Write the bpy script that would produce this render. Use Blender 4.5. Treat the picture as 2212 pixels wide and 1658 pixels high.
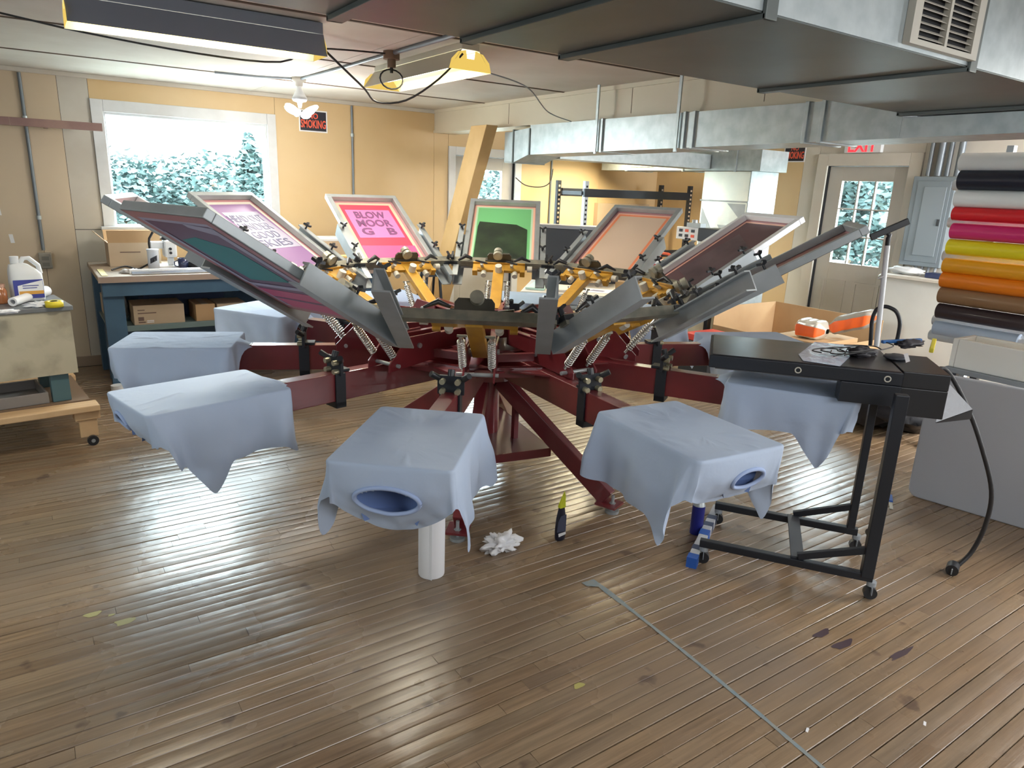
import bpy, math, random
from mathutils import Vector, Matrix, noise
random.seed(7)
PI = math.pi
scene = bpy.context.scene
for o in list(bpy.data.objects): bpy.data.objects.remove(o)

# ------------------------------------------------------------------ camera
EYE = Vector((0, 0, 1.68)); FPX = 1515.747; CX, CY = 1106, 829
RT = Vector((0.82946161, -0.55723135, 0.03855713)).normalized()
FW = Vector((0.54549123, 0.79327001, -0.27048478)).normalized()
UP = RT.cross(FW).normalized()
cam_data = bpy.data.cameras.new('camera'); cam = bpy.data.objects.new('camera', cam_data)
scene.collection.objects.link(cam); scene.camera = cam
cam_data.sensor_width = 36; cam_data.lens = 36 * FPX / 2212; cam_data.clip_start = 0.05; cam_data.clip_end = 300
mw = Matrix((RT, UP, -FW)).transposed().to_4x4(); mw.translation = EYE; cam.matrix_world = mw

# ------------------------------------------------------------------ world, exposure, lights
vs = scene.view_settings
vs.view_transform = 'Standard'; vs.look = 'None'; vs.gamma = 1; vs.use_curve_mapping = False
vs.exposure = 0.86
world = bpy.data.worlds.new('world'); scene.world = world; world.use_nodes = True
wn = world.node_tree.nodes; wl_ = world.node_tree.links; wn.clear()
wo = wn.new('ShaderNodeOutputWorld'); bg = wn.new('ShaderNodeBackground')
bg.inputs['Color'].default_value = (0.80, 0.92, 1.0, 1); bg.inputs['Strength'].default_value = 20.0
wl_.new(bg.outputs[0], wo.inputs[0])

def area(name, loc, target, sx, sy, power, color=(1, 1, 1), portal=False, spread=None):
    d = bpy.data.lights.new(name, 'AREA'); d.shape = 'RECTANGLE'; d.size = sx; d.size_y = sy
    d.energy = power; d.color = color
    if portal: d.cycles.is_portal = True
    if spread: d.spread = spread
    o = bpy.data.objects.new(name, d); scene.collection.objects.link(o)
    o.location = loc; o.rotation_euler = (Vector(target) - Vector(loc)).to_track_quat('-Z', 'Y').to_euler()
    return o
# daylight portals in the window openings
area('portal_window', (1.305, 7.30, 1.68), (1.305, 0, 1.68), 1.35, 0.95, 1, portal=True)
area('portal_door_glass', (7.26, 4.17, 1.45), (0, 4.17, 1.45), 0.6, 0.9, 1, portal=True)
# unseen fill lamps added behind and beside the camera to brighten the room
area('fill_rear', (5.9, -2.95, 1.55), (4.6, 2, 1.0), 2.0, 1.2, 62, (0.88, 0.94, 1.0))
area('fill_side', (-2.55, 2.6, 1.6), (3, 3.6, 1.0), 1.2, 1.0, 20, (0.80, 0.93, 1.0))
area('fill_right', (6.2, -0.6, 1.6), (6.7, 4.0, 1.2), 1.2, 1.2, 62, (0.92, 0.97, 1.0))
area('fill_overhead_rear', (1.4, -1.2, 2.3), (1.7, 0.6, 0), 2.4, 1.3, 50, (0.94, 0.97, 1.0))  # overhead fills, added as well; no fixture hangs there
area('fill_overhead_right', (5.9, 0.3, 2.2), (6.0, 1.4, 0), 1.4, 0.8, 80, (1.0, 0.96, 0.90))

# ------------------------------------------------------------------ materials
MATS = {}
def P(m): return m.node_tree.nodes['Principled BSDF']
def mat(name, col, rough=0.5, metal=0.0, col2=None, nscale=6.0, bump=0.0, bscale=40.0, emit=None, es=0.0, lo=0.35, hi=0.65, stretch=None, coat=0.0, spec=None):
    if name in MATS: return MATS[name]
    m = bpy.data.materials.new(name); m.use_nodes = True; nt = m.node_tree; p = P(m)
    p.inputs['Base Color'].default_value = (*col, 1); p.inputs['Roughness'].default_value = rough; p.inputs['Metallic'].default_value = metal
    if coat: p.inputs['Coat Weight'].default_value = coat
    if spec is not None: p.inputs['Specular IOR Level'].default_value = spec
    if emit: p.inputs['Emission Color'].default_value = (*emit, 1); p.inputs['Emission Strength'].default_value = es
    vec = None
    if col2 or bump:
        g = nt.nodes.new('ShaderNodeNewGeometry'); mp = nt.nodes.new('ShaderNodeMapping'); nt.links.new(g.outputs['Position'], mp.inputs['Vector'])
        if stretch: mp.inputs['Scale'].default_value = stretch
        vec = mp.outputs[0]
    if col2:
        n = nt.nodes.new('ShaderNodeTexNoise'); n.inputs['Scale'].default_value = nscale; n.inputs['Detail'].default_value = 5; nt.links.new(vec, n.inputs['Vector'])
        r = nt.nodes.new('ShaderNodeMapRange'); r.inputs['From Min'].default_value = lo; r.inputs['From Max'].default_value = hi; nt.links.new(n.outputs['Fac'], r.inputs['Value'])
        mx = nt.nodes.new('ShaderNodeMix'); mx.data_type = 'RGBA'; mx.inputs[6].default_value = (*col, 1); mx.inputs[7].default_value = (*col2, 1)
        nt.links.new(r.outputs[0], mx.inputs[0]); nt.links.new(mx.outputs[2], p.inputs['Base Color'])
    if bump:
        n2 = nt.nodes.new('ShaderNodeTexNoise'); n2.inputs['Scale'].default_value = bscale; n2.inputs['Detail'].default_value = 4; nt.links.new(vec, n2.inputs['Vector'])
        b = nt.nodes.new('ShaderNodeBump'); b.inputs['Strength'].default_value = bump; b.inputs['Distance'].default_value = 0.01
        nt.links.new(n2.outputs['Fac'], b.inputs['Height']); nt.links.new(b.outputs[0], p.inputs['Normal'])
    MATS[name] = m; return m

def wood_floor():
    m = bpy.data.materials.new('floor_boards'); m.use_nodes = True; nt = m.node_tree; N = nt.nodes; L = nt.links; p = P(m)
    g = N.new('ShaderNodeNewGeometry'); oi = N.new('ShaderNodeObjectInfo')
    ad = N.new('ShaderNodeMath'); ad.operation = 'ADD'; L.new(oi.outputs['Random'], ad.inputs[0]); L.new(g.outputs['Random Per Island'], ad.inputs[1])
    fr = N.new('ShaderNodeMath'); fr.operation = 'FRACT'; L.new(ad.outputs[0], fr.inputs[0])
    ramp = N.new('ShaderNodeValToRGB'); L.new(fr.outputs[0], ramp.inputs[0])
    cr = ramp.color_ramp; cols = [(0, (0.24, 0.155, 0.09)), (0.25, (0.29, 0.195, 0.115)), (0.5, (0.25, 0.178, 0.112)), (0.75, (0.33, 0.225, 0.132)), (1, (0.21, 0.14, 0.088))]
    cr.elements[0].color = (*cols[0][1], 1); cr.elements[1].color = (*cols[-1][1], 1)
    for t, c in cols[1:-1]: e = cr.elements.new(t); e.color = (*c, 1)
    # grain along the boards (they run along X)
    mp = N.new('ShaderNodeMapping'); mp.inputs['Scale'].default_value = (1.6, 34, 1); L.new(g.outputs['Position'], mp.inputs['Vector'])
    off = N.new('ShaderNodeVectorMath'); off.operation = 'ADD'; cb = N.new('ShaderNodeCombineXYZ'); ms = N.new('ShaderNodeMath'); ms.operation = 'MULTIPLY'; ms.inputs[1].default_value = 37
    L.new(fr.outputs[0], ms.inputs[0]); L.new(ms.outputs[0], cb.inputs[2]); L.new(ms.outputs[0], cb.inputs[0]); L.new(mp.outputs[0], off.inputs[0]); L.new(cb.outputs[0], off.inputs[1])
    gn = N.new('ShaderNodeTexNoise'); gn.inputs['Scale'].default_value = 1.6; gn.inputs['Detail'].default_value = 7; gn.inputs['Roughness'].default_value = 0.62; L.new(off.outputs[0], gn.inputs['Vector'])
    m1 = N.new('ShaderNodeMix'); m1.data_type = 'RGBA'; m1.blend_type = 'MULTIPLY'; L.new(ramp.outputs[0], m1.inputs[6])
    r1 = N.new('ShaderNodeMapRange'); r1.inputs['From Min'].default_value = 0.3; r1.inputs['From Max'].default_value = 0.7; r1.inputs['To Min'].default_value = 0.66; r1.inputs['To Max'].default_value = 1.16
    L.new(gn.outputs['Fac'], r1.inputs['Value']); cc = N.new('ShaderNodeCombineColor'); [L.new(r1.outputs[0], cc.inputs[i]) for i in range(3)]
    m1.inputs[0].default_value = 1; L.new(cc.outputs[0], m1.inputs[7])
    # worn grey patches and dirt
    wnz = N.new('ShaderNodeTexNoise'); wnz.inputs['Scale'].default_value = 1.1; wnz.inputs['Detail'].default_value = 6; L.new(g.outputs['Position'], wnz.inputs['Vector'])
    r2 = N.new('ShaderNodeMapRange'); r2.inputs['From Min'].default_value = 0.42; r2.inputs['From Max'].default_value = 0.66; r2.inputs['To Max'].default_value = 0.7; L.new(wnz.outputs['Fac'], r2.inputs['Value'])
    m2 = N.new('ShaderNodeMix'); m2.data_type = 'RGBA'; L.new(r2.outputs[0], m2.inputs[0]); L.new(m1.outputs[2], m2.inputs[6]); m2.inputs[7].default_value = (0.235, 0.175, 0.125, 1)
    sp = N.new('ShaderNodeTexNoise'); sp.inputs['Scale'].default_value = 7; sp.inputs['Detail'].default_value = 3; L.new(g.outputs['Position'], sp.inputs['Vector'])
    r3 = N.new('ShaderNodeMapRange'); r3.inputs['From Min'].default_value = 0.66; r3.inputs['From Max'].default_value = 0.72; r3.inputs['To Max'].default_value = 0.6; L.new(sp.outputs['Fac'], r3.inputs['Value'])
    m3 = N.new('ShaderNodeMix'); m3.data_type = 'RGBA'; L.new(r3.outputs[0], m3.inputs[0]); L.new(m2.outputs[2], m3.inputs[6]); m3.inputs[7].default_value = (0.07, 0.045, 0.04, 1)
    L.new(m3.outputs[2], p.inputs['Base Color'])
    rr = N.new('ShaderNodeMapRange'); rr.inputs['From Min'].default_value = 0.35; rr.inputs['From Max'].default_value = 0.65; rr.inputs['To Min'].default_value = 0.20; rr.inputs['To Max'].default_value = 0.36
    L.new(wnz.outputs['Fac'], rr.inputs['Value']); L.new(rr.outputs[0], p.inputs['Roughness'])
    b = N.new('ShaderNodeBump'); b.inputs['Strength'].default_value = 0.22; b.inputs['Distance'].default_value = 0.004; L.new(gn.outputs['Fac'], b.inputs['Height'])
    bn = N.new('ShaderNodeTexNoise'); bn.inputs['Scale'].default_value = 9; L.new(g.outputs['Position'], bn.inputs['Vector'])
    b2 = N.new('ShaderNodeBump'); b2.inputs['Strength'].default_value = 0.25; b2.inputs['Distance'].default_value = 0.01; L.new(bn.outputs['Fac'], b2.inputs['Height']); L.new(b.outputs[0], b2.inputs['Normal'])
    L.new(b2.outputs[0], p.inputs['Normal'])
    p.inputs['Specular IOR Level'].default_value = 0.6
    MATS['floor_boards'] = m; return m

def glass_mat():
    m = bpy.data.materials.new('pane_glass'); m.use_nodes = True; nt = m.node_tree; N = nt.nodes; L = nt.links; N.clear()
    o = N.new('ShaderNodeOutputMaterial'); mx = N.new('ShaderNodeMixShader'); t = N.new('ShaderNodeBsdfTransparent'); gl = N.new('ShaderNodeBsdfGlossy')
    gl.inputs['Roughness'].default_value = 0.03; mx.inputs[0].default_value = 0.03; t.inputs[0].default_value = (0.95, 0.98, 0.97, 1)
    L.new(t.outputs[0], mx.inputs[1]); L.new(gl.outputs[0], mx.inputs[2]); L.new(mx.outputs[0], o.inputs[0]); return m

FLOOR = wood_floor(); GLASS = glass_mat()
WALL = mat('tan_paint', (0.62, 0.44, 0.23), 0.5, col2=(0.66, 0.49, 0.28), nscale=1.3, bump=0.05, bscale=12)
WALLPALE = mat('hazed_tan_paint', (0.55, 0.44, 0.31), 0.5, col2=(0.59, 0.48, 0.35), nscale=1.3, bump=0.05, bscale=12)  # same tan paint; cool haze near the window put into a paler colour
WALLGREY = mat('grey_tan_paint', (0.50, 0.46, 0.40), 0.6, col2=(0.56, 0.53, 0.47), nscale=3)
WHITEWALL = mat('white_wall_paint', (0.62, 0.59, 0.53), 0.6, col2=(0.56, 0.53, 0.47), nscale=2)
TRIMW = mat('white_trim_paint', (0.66, 0.68, 0.70), 0.45, col2=(0.58, 0.59, 0.6), nscale=5)
DOORP = mat('door_paint', (0.55, 0.53, 0.49), 0.45, col2=(0.50, 0.48, 0.44), nscale=3)
CEIL = mat('ceiling_board', (0.64, 0.61, 0.56), 0.75, col2=(0.56, 0.52, 0.47), nscale=2.2)
CEILSEAM = mat('ceiling_seam', (0.14, 0.10, 0.07), 0.8)
BEAMP = mat('cream_paint', (0.64, 0.58, 0.46), 0.45, col2=(0.59, 0.53, 0.41), nscale=1.5)
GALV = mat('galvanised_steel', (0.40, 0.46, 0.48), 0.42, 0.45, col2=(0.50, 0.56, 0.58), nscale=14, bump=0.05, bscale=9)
GALVD = mat('shaded_duct_steel', (0.10, 0.118, 0.115), 0.42, 0.3, col2=(0.13, 0.15, 0.148), nscale=3, bump=0.07, bscale=5)  # darker copy of GALV: the duct's underside shade is put into its colour
FOIL = mat('foil_wrap', (0.62, 0.66, 0.62), 0.33, 0.8, col2=(0.72, 0.74, 0.68), nscale=4, bump=0.5, bscale=7)
FOILB = mat('crinkled_foil', (0.52, 0.55, 0.60), 0.35, 0.35, bump=0.5, bscale=26)
BLACKS = mat('black_steel', (0.022, 0.026, 0.034), 0.42, 0.3)
BLACKT = mat('scorched_black_top', (0.035, 0.034, 0.038), 0.28, 0.2, col2=(0.09, 0.06, 0.055), nscale=5, lo=0.5, hi=0.7)
BLACKP = mat('black_plastic', (0.018, 0.02, 0.024), 0.4)
RED = mat('oxide_red_paint', (0.17, 0.020, 0.025), 0.34, 0.0, col2=(0.125, 0.016, 0.022), nscale=5, coat=0.5)
YEL = mat('machine_yellow_paint', (0.56, 0.30, 0.035), 0.45, col2=(0.46, 0.24, 0.03), nscale=14, coat=0.2)
ALU = mat('brushed_aluminium', (0.40, 0.43, 0.45), 0.42, 0.45, col2=(0.34, 0.37, 0.38), nscale=8)
ALUD = mat('grimy_steel_bar', (0.20, 0.20, 0.17), 0.45, 0.5, col2=(0.30, 0.28, 0.22), nscale=20)
KHAKI = mat('dull_plated_steel', (0.44, 0.43, 0.34), 0.42, 0.5, col2=(0.34, 0.33, 0.27), nscale=18)
KNOB = mat('pale_knob', (0.55, 0.53, 0.46), 0.5)
CHROME = mat('spring_steel', (0.66, 0.66, 0.64), 0.25, 0.9)
SHIRT = mat('pale_blue_cotton', (0.42, 0.51, 0.67), 0.9, col2=(0.45, 0.54, 0.69), nscale=3, bump=0.25, bscale=14)
RIB = mat('blue_rib_knit', (0.36, 0.46, 0.70), 0.9)
SHIRTIN = mat('shaded_cotton_inside', (0.16, 0.24, 0.48), 0.95)  # inside of the shirt cotton; neck shade put into a darker blue
CARD = mat('cardboard', (0.52, 0.34, 0.18), 0.8, col2=(0.46, 0.29, 0.15), nscale=3)
CARDP = mat('pale_cardboard', (0.52, 0.40, 0.28), 0.8, col2=(0.47, 0.36, 0.25), nscale=3)
BLUEB = mat('bench_blue_paint', (0.045, 0.10, 0.17), 0.5, col2=(0.06, 0.13, 0.21), nscale=4)
BENCHT = mat('worn_bench_top', (0.42, 0.33, 0.24), 0.55, col2=(0.30, 0.24, 0.19), nscale=6)
PINE = mat('raw_pine', (0.66, 0.45, 0.25), 0.6, col2=(0.56, 0.36, 0.19), nscale=3, stretch=(1, 12, 1))
POSTW = mat('yellow_painted_post', (0.66, 0.44, 0.20), 0.5, col2=(0.58, 0.37, 0.15), nscale=4)
CREAMP = mat('stained_cream_panel', (0.47, 0.43, 0.32), 0.65, col2=(0.27, 0.235, 0.17), nscale=4.5, lo=0.5, hi=0.75)
WHITE = mat('white_plastic', (0.72, 0.74, 0.76), 0.4)
PAPER = mat('white_paper', (0.80, 0.80, 0.82), 0.85, bump=0.2, bscale=10)
DARK = mat('dark_gap', (0.01, 0.01, 0.012), 0.9)
TABLEG = mat('grey_plastic_table', (0.42, 0.45, 0.50), 0.5, bump=0.06, bscale=160)
SIGNR = mat('sign_red', (0.85, 0.13, 0.07), 0.5)
SIGNB = mat('sign_black', (0.02, 0.022, 0.035), 0.5)
GREYB = mat('machine_dark_grey', (0.045, 0.05, 0.062), 0.45)
GREYM = mat('machine_grey', (0.30, 0.33, 0.36), 0.5)
WIRE = mat('grey_conduit', (0.20, 0.23, 0.26), 0.5, 0.4)
BLACKC = mat('black_cable', (0.02, 0.02, 0.022), 0.55)

# ------------------------------------------------------------------ mesh helpers
class MB:
    def __init__(s): s.v = []; s.f = []; s.m = []; s.sm = []; s.mi = 0; s.T = None
    def add(s, vs, fs, smooth=False):
        b = len(s.v); T = s.T
        s.v += [tuple(T(*p)) if T else tuple(p) for p in vs]
        for f in fs: s.f.append([b + i for i in f]); s.m.append(s.mi); s.sm.append(smooth)
        return s
    def box(s, x0, x1, y0, y1, z0, z1):
        v = [(x, y, z) for x in (x0, x1) for y in (y0, y1) for z in (z0, z1)]
        return s.add(v, [(0, 1, 3, 2), (4, 6, 7, 5), (0, 4, 5, 1), (2, 3, 7, 6), (0, 2, 6, 4), (1, 5, 7, 3)])
    def bar(s, a, b, w, h, up=(0, 0, 1)):
        a = Vector(a); b = Vector(b); d = (b - a).normalized(); u = Vector(up)
        if abs(d.dot(u)) > 0.98: u = Vector((1, 0, 0))
        sd = d.cross(u).normalized(); u = sd.cross(d).normalized(); v = []
        for e in (a, b):
            for i in (-1, 1):
                for j in (-1, 1): v.append(e + sd * (w / 2 * i) + u * (h / 2 * j))
        return s.add(v, [(0, 1, 3, 2), (4, 6, 7, 5), (0, 4, 5, 1), (2, 3, 7, 6), (0, 2, 6, 4), (1, 5, 7, 3)])
    def tube(s, pts, r, n=8, cap=True):
        pts = [Vector(p) for p in pts]; rs = r if isinstance(r, (list, tuple)) else [r] * len(pts)
        t0 = (pts[1] - pts[0]).normalized(); u = Vector((0, 0, 1)) if abs(t0.z) < 0.9 else Vector((1, 0, 0)); v = []
        for i, p in enumerate(pts):
            t = (pts[min(i + 1, len(pts) - 1)] - pts[max(i - 1, 0)]).normalized()
            sd = t.cross(u).normalized(); u = sd.cross(t).normalized()
            v += [p + (sd * math.cos(2 * PI * k / n) + u * math.sin(2 * PI * k / n)) * rs[i] for k in range(n)]
        fs = [(i * n + k, i * n + (k + 1) % n, (i + 1) * n + (k + 1) % n, (i + 1) * n + k) for i in range(len(pts) - 1) for k in range(n)]
        s.add(v, fs, True)
        if cap:
            b = len(pts) - 1
            s.add([s_ for s_ in v[:n]], [tuple(range(n))]); s.add(v[b * n:], [tuple(range(n))[::-1]])
        return s
    def cyl(s, a, b, r, n=16, r2=None): return s.tube([a, b], [r, r if r2 is None else r2], n)
    def lathe(s, prof, c=(0, 0, 0), n=20, ax=None):
        c = Vector(c); v = []
        for r, z in prof: v += [c + Vector((r * math.cos(2 * PI * k / n), r * math.sin(2 * PI * k / n), z)) for k in range(n)]
        fs = [(i * n + k, i * n + (k + 1) % n, (i + 1) * n + (k + 1) % n, (i + 1) * n + k) for i in range(len(prof) - 1) for k in range(n)]
        return s.add(v, fs, True)
    def prism(s, poly, z0, z1):
        n = len(poly); v = [(x, y, z0) for x, y in poly] + [(x, y, z1) for x, y in poly]
        return s.add(v, [tuple(range(n))[::-1], tuple(range(n, 2 * n))] + [(i, (i + 1) % n, n + (i + 1) % n, n + i) for i in range(n)])
    def slab(s, pts, th):
        """polygon through 3-D points, thickened along its normal"""
        p = [Vector(q) for q in pts]; nn = (p[1] - p[0]).cross(p[2] - p[1]).normalized(); n = len(p)
        v = p + [q - nn * th for q in p]
        return s.add(v, [tuple(range(n)), tuple(range(n, 2 * n))[::-1]] + [(i, n + i, n + (i + 1) % n, (i + 1) % n) for i in range(n)])
    def ball(s, c, r, n=10, sc=(1, 1, 1)):
        pr = []
        for i in range(n // 2 + 1):
            a = -PI / 2 + PI * i / (n // 2); pr.append((max(math.cos(a), 1e-4), math.sin(a)))
        v = [(c[0] + r * sc[0] * q * math.cos(2 * PI * k / n), c[1] + r * sc[1] * q * math.sin(2 * PI * k / n), c[2] + r * sc[2] * z) for q, z in pr for k in range(n)]
        return s.add(v, [(i * n + k, i * n + (k + 1) % n, (i + 1) * n + (k + 1) % n, (i + 1) * n + k) for i in range(len(pr) - 1) for k in range(n)], True)
    def grid(s, fn, nu, nv, smooth=True, skip=None):
        v = [fn(i / nu, j / nv) for i in range(nu + 1) for j in range(nv + 1)]
        fs = [(i * (nv + 1) + j, (i + 1) * (nv + 1) + j, (i + 1) * (nv + 1) + j + 1, i * (nv + 1) + j + 1) for i in range(nu) for j in range(nv) if not (skip and skip(i, j))]
        return s.add(v, fs, smooth)
    def build(s, name, mats, parent=None, bevel=0.0, kind=None, label=None, world=True, fixn=True):
        me = bpy.data.meshes.new(name)
        off = Vector((0, 0, 0))
        if parent is not None and world: off = WL(parent)
        me.from_pydata([tuple(Vector(p) - off) for p in s.v], [], s.f)
        if not isinstance(mats, (list, tuple)): mats = [mats]
        for m in mats: me.materials.append(m)
        me.polygons.foreach_set('material_index', s.m); me.polygons.foreach_set('use_smooth', s.sm); me.update()
        o = bpy.data.objects.new(name, me); scene.collection.objects.link(o)
        if parent is not None: o.parent = parent
        if bevel:
            b = o.modifiers.new('bevel', 'BEVEL'); b.width = bevel; b.segments = 2; b.limit_method = 'ANGLE'
        if kind: o['kind'] = kind
        if label: o['label'] = label
        return o
def WL(o):
    v = Vector((0, 0, 0))
    while o is not None: v += o.location; o = o.parent
    return v
def thing(name, label, cat, loc=(0, 0, 0), rz=0.0, group=None):
    o = bpy.data.objects.new(name, None); scene.collection.objects.link(o); o.empty_display_size = 0.05
    o.location = loc; o.rotation_euler = (0, 0, rz); o['label'] = label; o['category'] = cat
    if group: o['group'] = group
    return o
def tag(o, label, cat, group=None):
    o['label'] = label; o['category'] = cat
    if group: o['group'] = group
    return o
def struct(name, mb, m, parent=None, bevel=0.0):
    o = mb.build(name, m, parent, bevel); 
    if parent is None: o['kind'] = 'structure'
    return o
def dup(o, parent=None):
    c = o.copy(); scene.collection.objects.link(c); c.parent = parent
    for ch in list(o.children): dup(ch, c)
    return c
def text(name, s, size, m, parent, mtx, ext=0.0015, sx=1.0, world=True, fit=None, bold=0.0):
    cu = bpy.data.curves.new(name, 'FONT'); cu.body = s; cu.size = size; cu.extrude = ext; cu.align_x = 'CENTER'; cu.align_y = 'CENTER'; cu.resolution_u = 3
    cu.offset = bold * size
    t = bpy.data.objects.new(name, cu); scene.collection.objects.link(t)
    dg = bpy.context.evaluated_depsgraph_get(); me = bpy.data.meshes.new_from_object(t.evaluated_get(dg)); bpy.data.objects.remove(t)
    off = WL(parent) if (parent is not None and world) else Vector((0, 0, 0))
    if fit:
        xs_ = [v.co.x for v in me.vertices]; ys_ = [v.co.y for v in me.vertices]; mx_, my_ = (max(xs_) + min(xs_)) / 2, (max(ys_) + min(ys_)) / 2
        for v in me.vertices: v.co.x = (v.co.x - mx_) * fit[0] / (max(xs_) - min(xs_)); v.co.y = (v.co.y - my_) * fit[1] / (max(ys_) - min(ys_))
        sx = 1.0
    for v in me.vertices: v.co = mtx @ Vector((v.co.x * sx, v.co.y, v.co.z)) - off
    me.materials.clear(); me.materials.append(m); me.name = name
    o = bpy.data.objects.new(name, me); scene.collection.objects.link(o)
    if parent is not None: o.parent = parent
    return o
def frame_mtx(o, x, y):
    x = Vector(x).normalized(); y = Vector(y).normalized(); z = x.cross(y)
    m = Matrix((x, y, z)).transposed().to_4x4(); m.translation = Vector(o); return m
def nz(x, y, z=0.0): return noise.noise(Vector((x, y, z)))
# ================================================================== the room
X0, X1, Y0, Y1, CZ = -2.6, 7.13, -3.0, 7.11, 2.43
# floor: dark subfloor, every strip board its own piece
fl = struct('floor', MB().box(X0 - 0.1, X1 + 0.16, Y0 - 0.1, Y1 + 0.16, -0.06, -0.0125), DARK)
def floor_x(y):                                     # part of the row the photograph shows
    a = -0.45 if y > 2.2 else -0.3 + (2.2 - y) * 1.62
    b = 2.5 + (y - 0.5) * 2.5 if y < 1.3 else 5.0
    return a - 0.15, b + 0.15
PW = 0.0572; stuff_b = MB(); npl = 0
def board(mb, xa, xb, ya, yb, dz):
    # a slightly cupped strip: lower at its edges, four facets across
    zt = dz; zb = -0.0125; n = 5; w = yb - ya; t = random.uniform(-0.0007, 0.0007)
    prof = [(ya, zt - 0.0030)] + [(ya + 0.0016 + (w - 0.0032) * i / (n - 1), zt - 0.0007 * (2 * i / (n - 1) - 1) ** 2 + t * (2 * i / (n - 1) - 1)) for i in range(n)] + [(yb, zt - 0.0030)]
    prof = [(ya, zb)] + prof + [(yb, zb)]; m_ = len(prof)
    v = [(xa, p[0], p[1]) for p in prof] + [(xb, p[0], p[1]) for p in prof]
    mb.add(v, [(i, m_ + i, m_ + i + 1, i + 1)[::-1] for i in range(m_ - 1)] + [tuple(range(m_))[::-1], tuple(range(m_, 2 * m_))])
row = 0; y = Y0 + 0.01
while y < Y1 - PW:
    x = X0 - random.random() * 1.5; fa, fb = floor_x(y)
    while x < X1:
        ln = random.uniform(0.7, 2.6); xa, xb = max(x, X0) + 0.0006, min(x + ln, X1) - 0.0006; x += ln
        if xb - xa < 0.05: continue
        gap = random.choice((0.0016, 0.0022, 0.003, 0.0045)); dz = random.uniform(-0.0007, 0.0007)
        if 0.55 < y < 3.6 and xb > fa and xa < fb and npl < 292:
            npl += 1; mb = MB(); board(mb, xa, xb, y, y + PW - gap, dz); mb.build('floor_board', FLOOR, fl)
        else: board(stuff_b, xa, xb, y, y + PW - gap, dz)
    y += PW
stuff_b.build('floor_boards_beyond', FLOOR, fl, kind='stuff')

# ceiling: boards with dark battens between them
ce = struct('ceiling', MB().box(X0, X1, Y0, Y1, CZ + 0.008, CZ + 0.08), CEILSEAM)
ys = [Y0, -1.31, -0.09, 1.13, 2.35, 3.585, 4.84, 6.06, Y1]; xs = [X0, -0.6, 1.84, 3.74, 5.6, X1]
for i in range(len(ys) - 1):
    for j in range(len(xs) - 1):
        MB().box(xs[j] + 0.002, xs[j + 1] - 0.002, ys[i] + 0.007, ys[i + 1] - 0.007, CZ, CZ + 0.0085).build('ceiling_board', CEIL, ce)
for y_ in ys[1:-1]: MB().box(X0, 3.72, y_ - 0.011, y_ + 0.011, CZ - 0.005, CZ + 0.001).build('ceiling_batten', mat('batten_brown', (0.10, 0.065, 0.045), 0.7), ce)
# walls
def wall_y(name, y, thick, openings, xa, xb, m):
    mb = MB(); xsn = sorted({xa, xb, *[o[0] for o in openings], *[o[1] for o in openings]})
    for a, b in zip(xsn[:-1], xsn[1:]):
        z = -0.05
        for o in sorted([o for o in openings if o[0] <= a and o[1] >= b], key=lambda o: o[2]):
            if o[2] > z: mb.box(a, b, y, y + thick, z, o[2])
            z = o[3]
        if z < CZ: mb.box(a, b, y, y + thick, z, CZ + 0.05)
    return struct(name, mb, m)
def wall_x(name, x, thick, openings, ya, yb, m):
    mb = MB(); n = sorted({ya, yb, *[o[0] for o in openings], *[o[1] for o in openings]})
    for a, b in zip(n[:-1], n[1:]):
        z = -0.05
        for o in sorted([o for o in openings if o[0] <= a and o[1] >= b], key=lambda o: o[2]):
            if o[2] > z: mb.box(x, x + thick, a, b, z, o[2])
            z = o[3]
        if z < CZ: mb.box(x, x + thick, a, b, z, CZ + 0.05)
    return struct(name, mb, m)
WIN = (0.62, 1.99, 1.20, 2.16); D1 = (4.00, 4.80, 0, 1.99); D2 = (3.74, 4.60, 0, 2.02)
wl = wall_y('wall_left', Y1, 0.16, [WIN, D1], X0, X1, DARK)
wf = wall_x('wall_back', X1, 0.16, [D2], Y0, Y1, DARK)
wr = wall_y('wall_right', Y0 - 0.16, 0.16, [], X0, X1, WHITEWALL)
wn_ = wall_x('wall_near', X0 - 0.16, 0.16, [], Y0, Y1, WHITEWALL)
def panel_y(xa, xb, za, zb, m, name='wall_panel'):
    MB().box(xa + 0.0015, xb - 0.0015, Y1 - 0.007, Y1 + 0.001, za, zb).build(name, m, wl)
for xa, xb, za, zb, m in [(X0, -1.13, 0, CZ, WALLPALE), (-1.13, 0.09, 0, CZ, WALLPALE), (0.09, 0.33, 0, CZ, WALLPALE), (0.33, 0.545, 1.19, CZ, WALLGREY), (0.33, 0.545, 0, 1.185, WALLGREY),
                          (0.545, 2.055, 2.24, CZ, WALL), (0.545, 2.055, 0, 1.10, WALL), (2.055, 2.81, 0, CZ, WALL), (2.81, 3.74, 0, CZ, WALL), (3.74, 3.915, 0, CZ, WALL),
                          (3.915, 4.885, 2.08, CZ, WALL), (4.885, 6.1, 0, CZ, WALL), (6.1, X1, 0, CZ, WALL)]: panel_y(xa, xb, za, zb, m)
def panel_x(ya, yb, za, zb, m): MB().box(X1 - 0.007, X1 + 0.001, ya + 0.0015, yb - 0.0015, za, zb).build('wall_panel', m, wf)
for ya, yb, za, zb, m in [(4.9, 5.9, 0, CZ, WALL), (5.9, Y1 - 0.008, 0, CZ, WALL), (4.72, 4.9, 0, CZ, WHITEWALL), (3.62, 4.72, 2.14, CZ, WHITEWALL), (2.4, 3.62, 0, CZ, WHITEWALL), (1.18, 2.4, 0, CZ, WHITEWALL),
                          (Y0, 1.18, 0, CZ, WHITEWALL)]: panel_x(ya, yb, za, zb, m)
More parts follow.
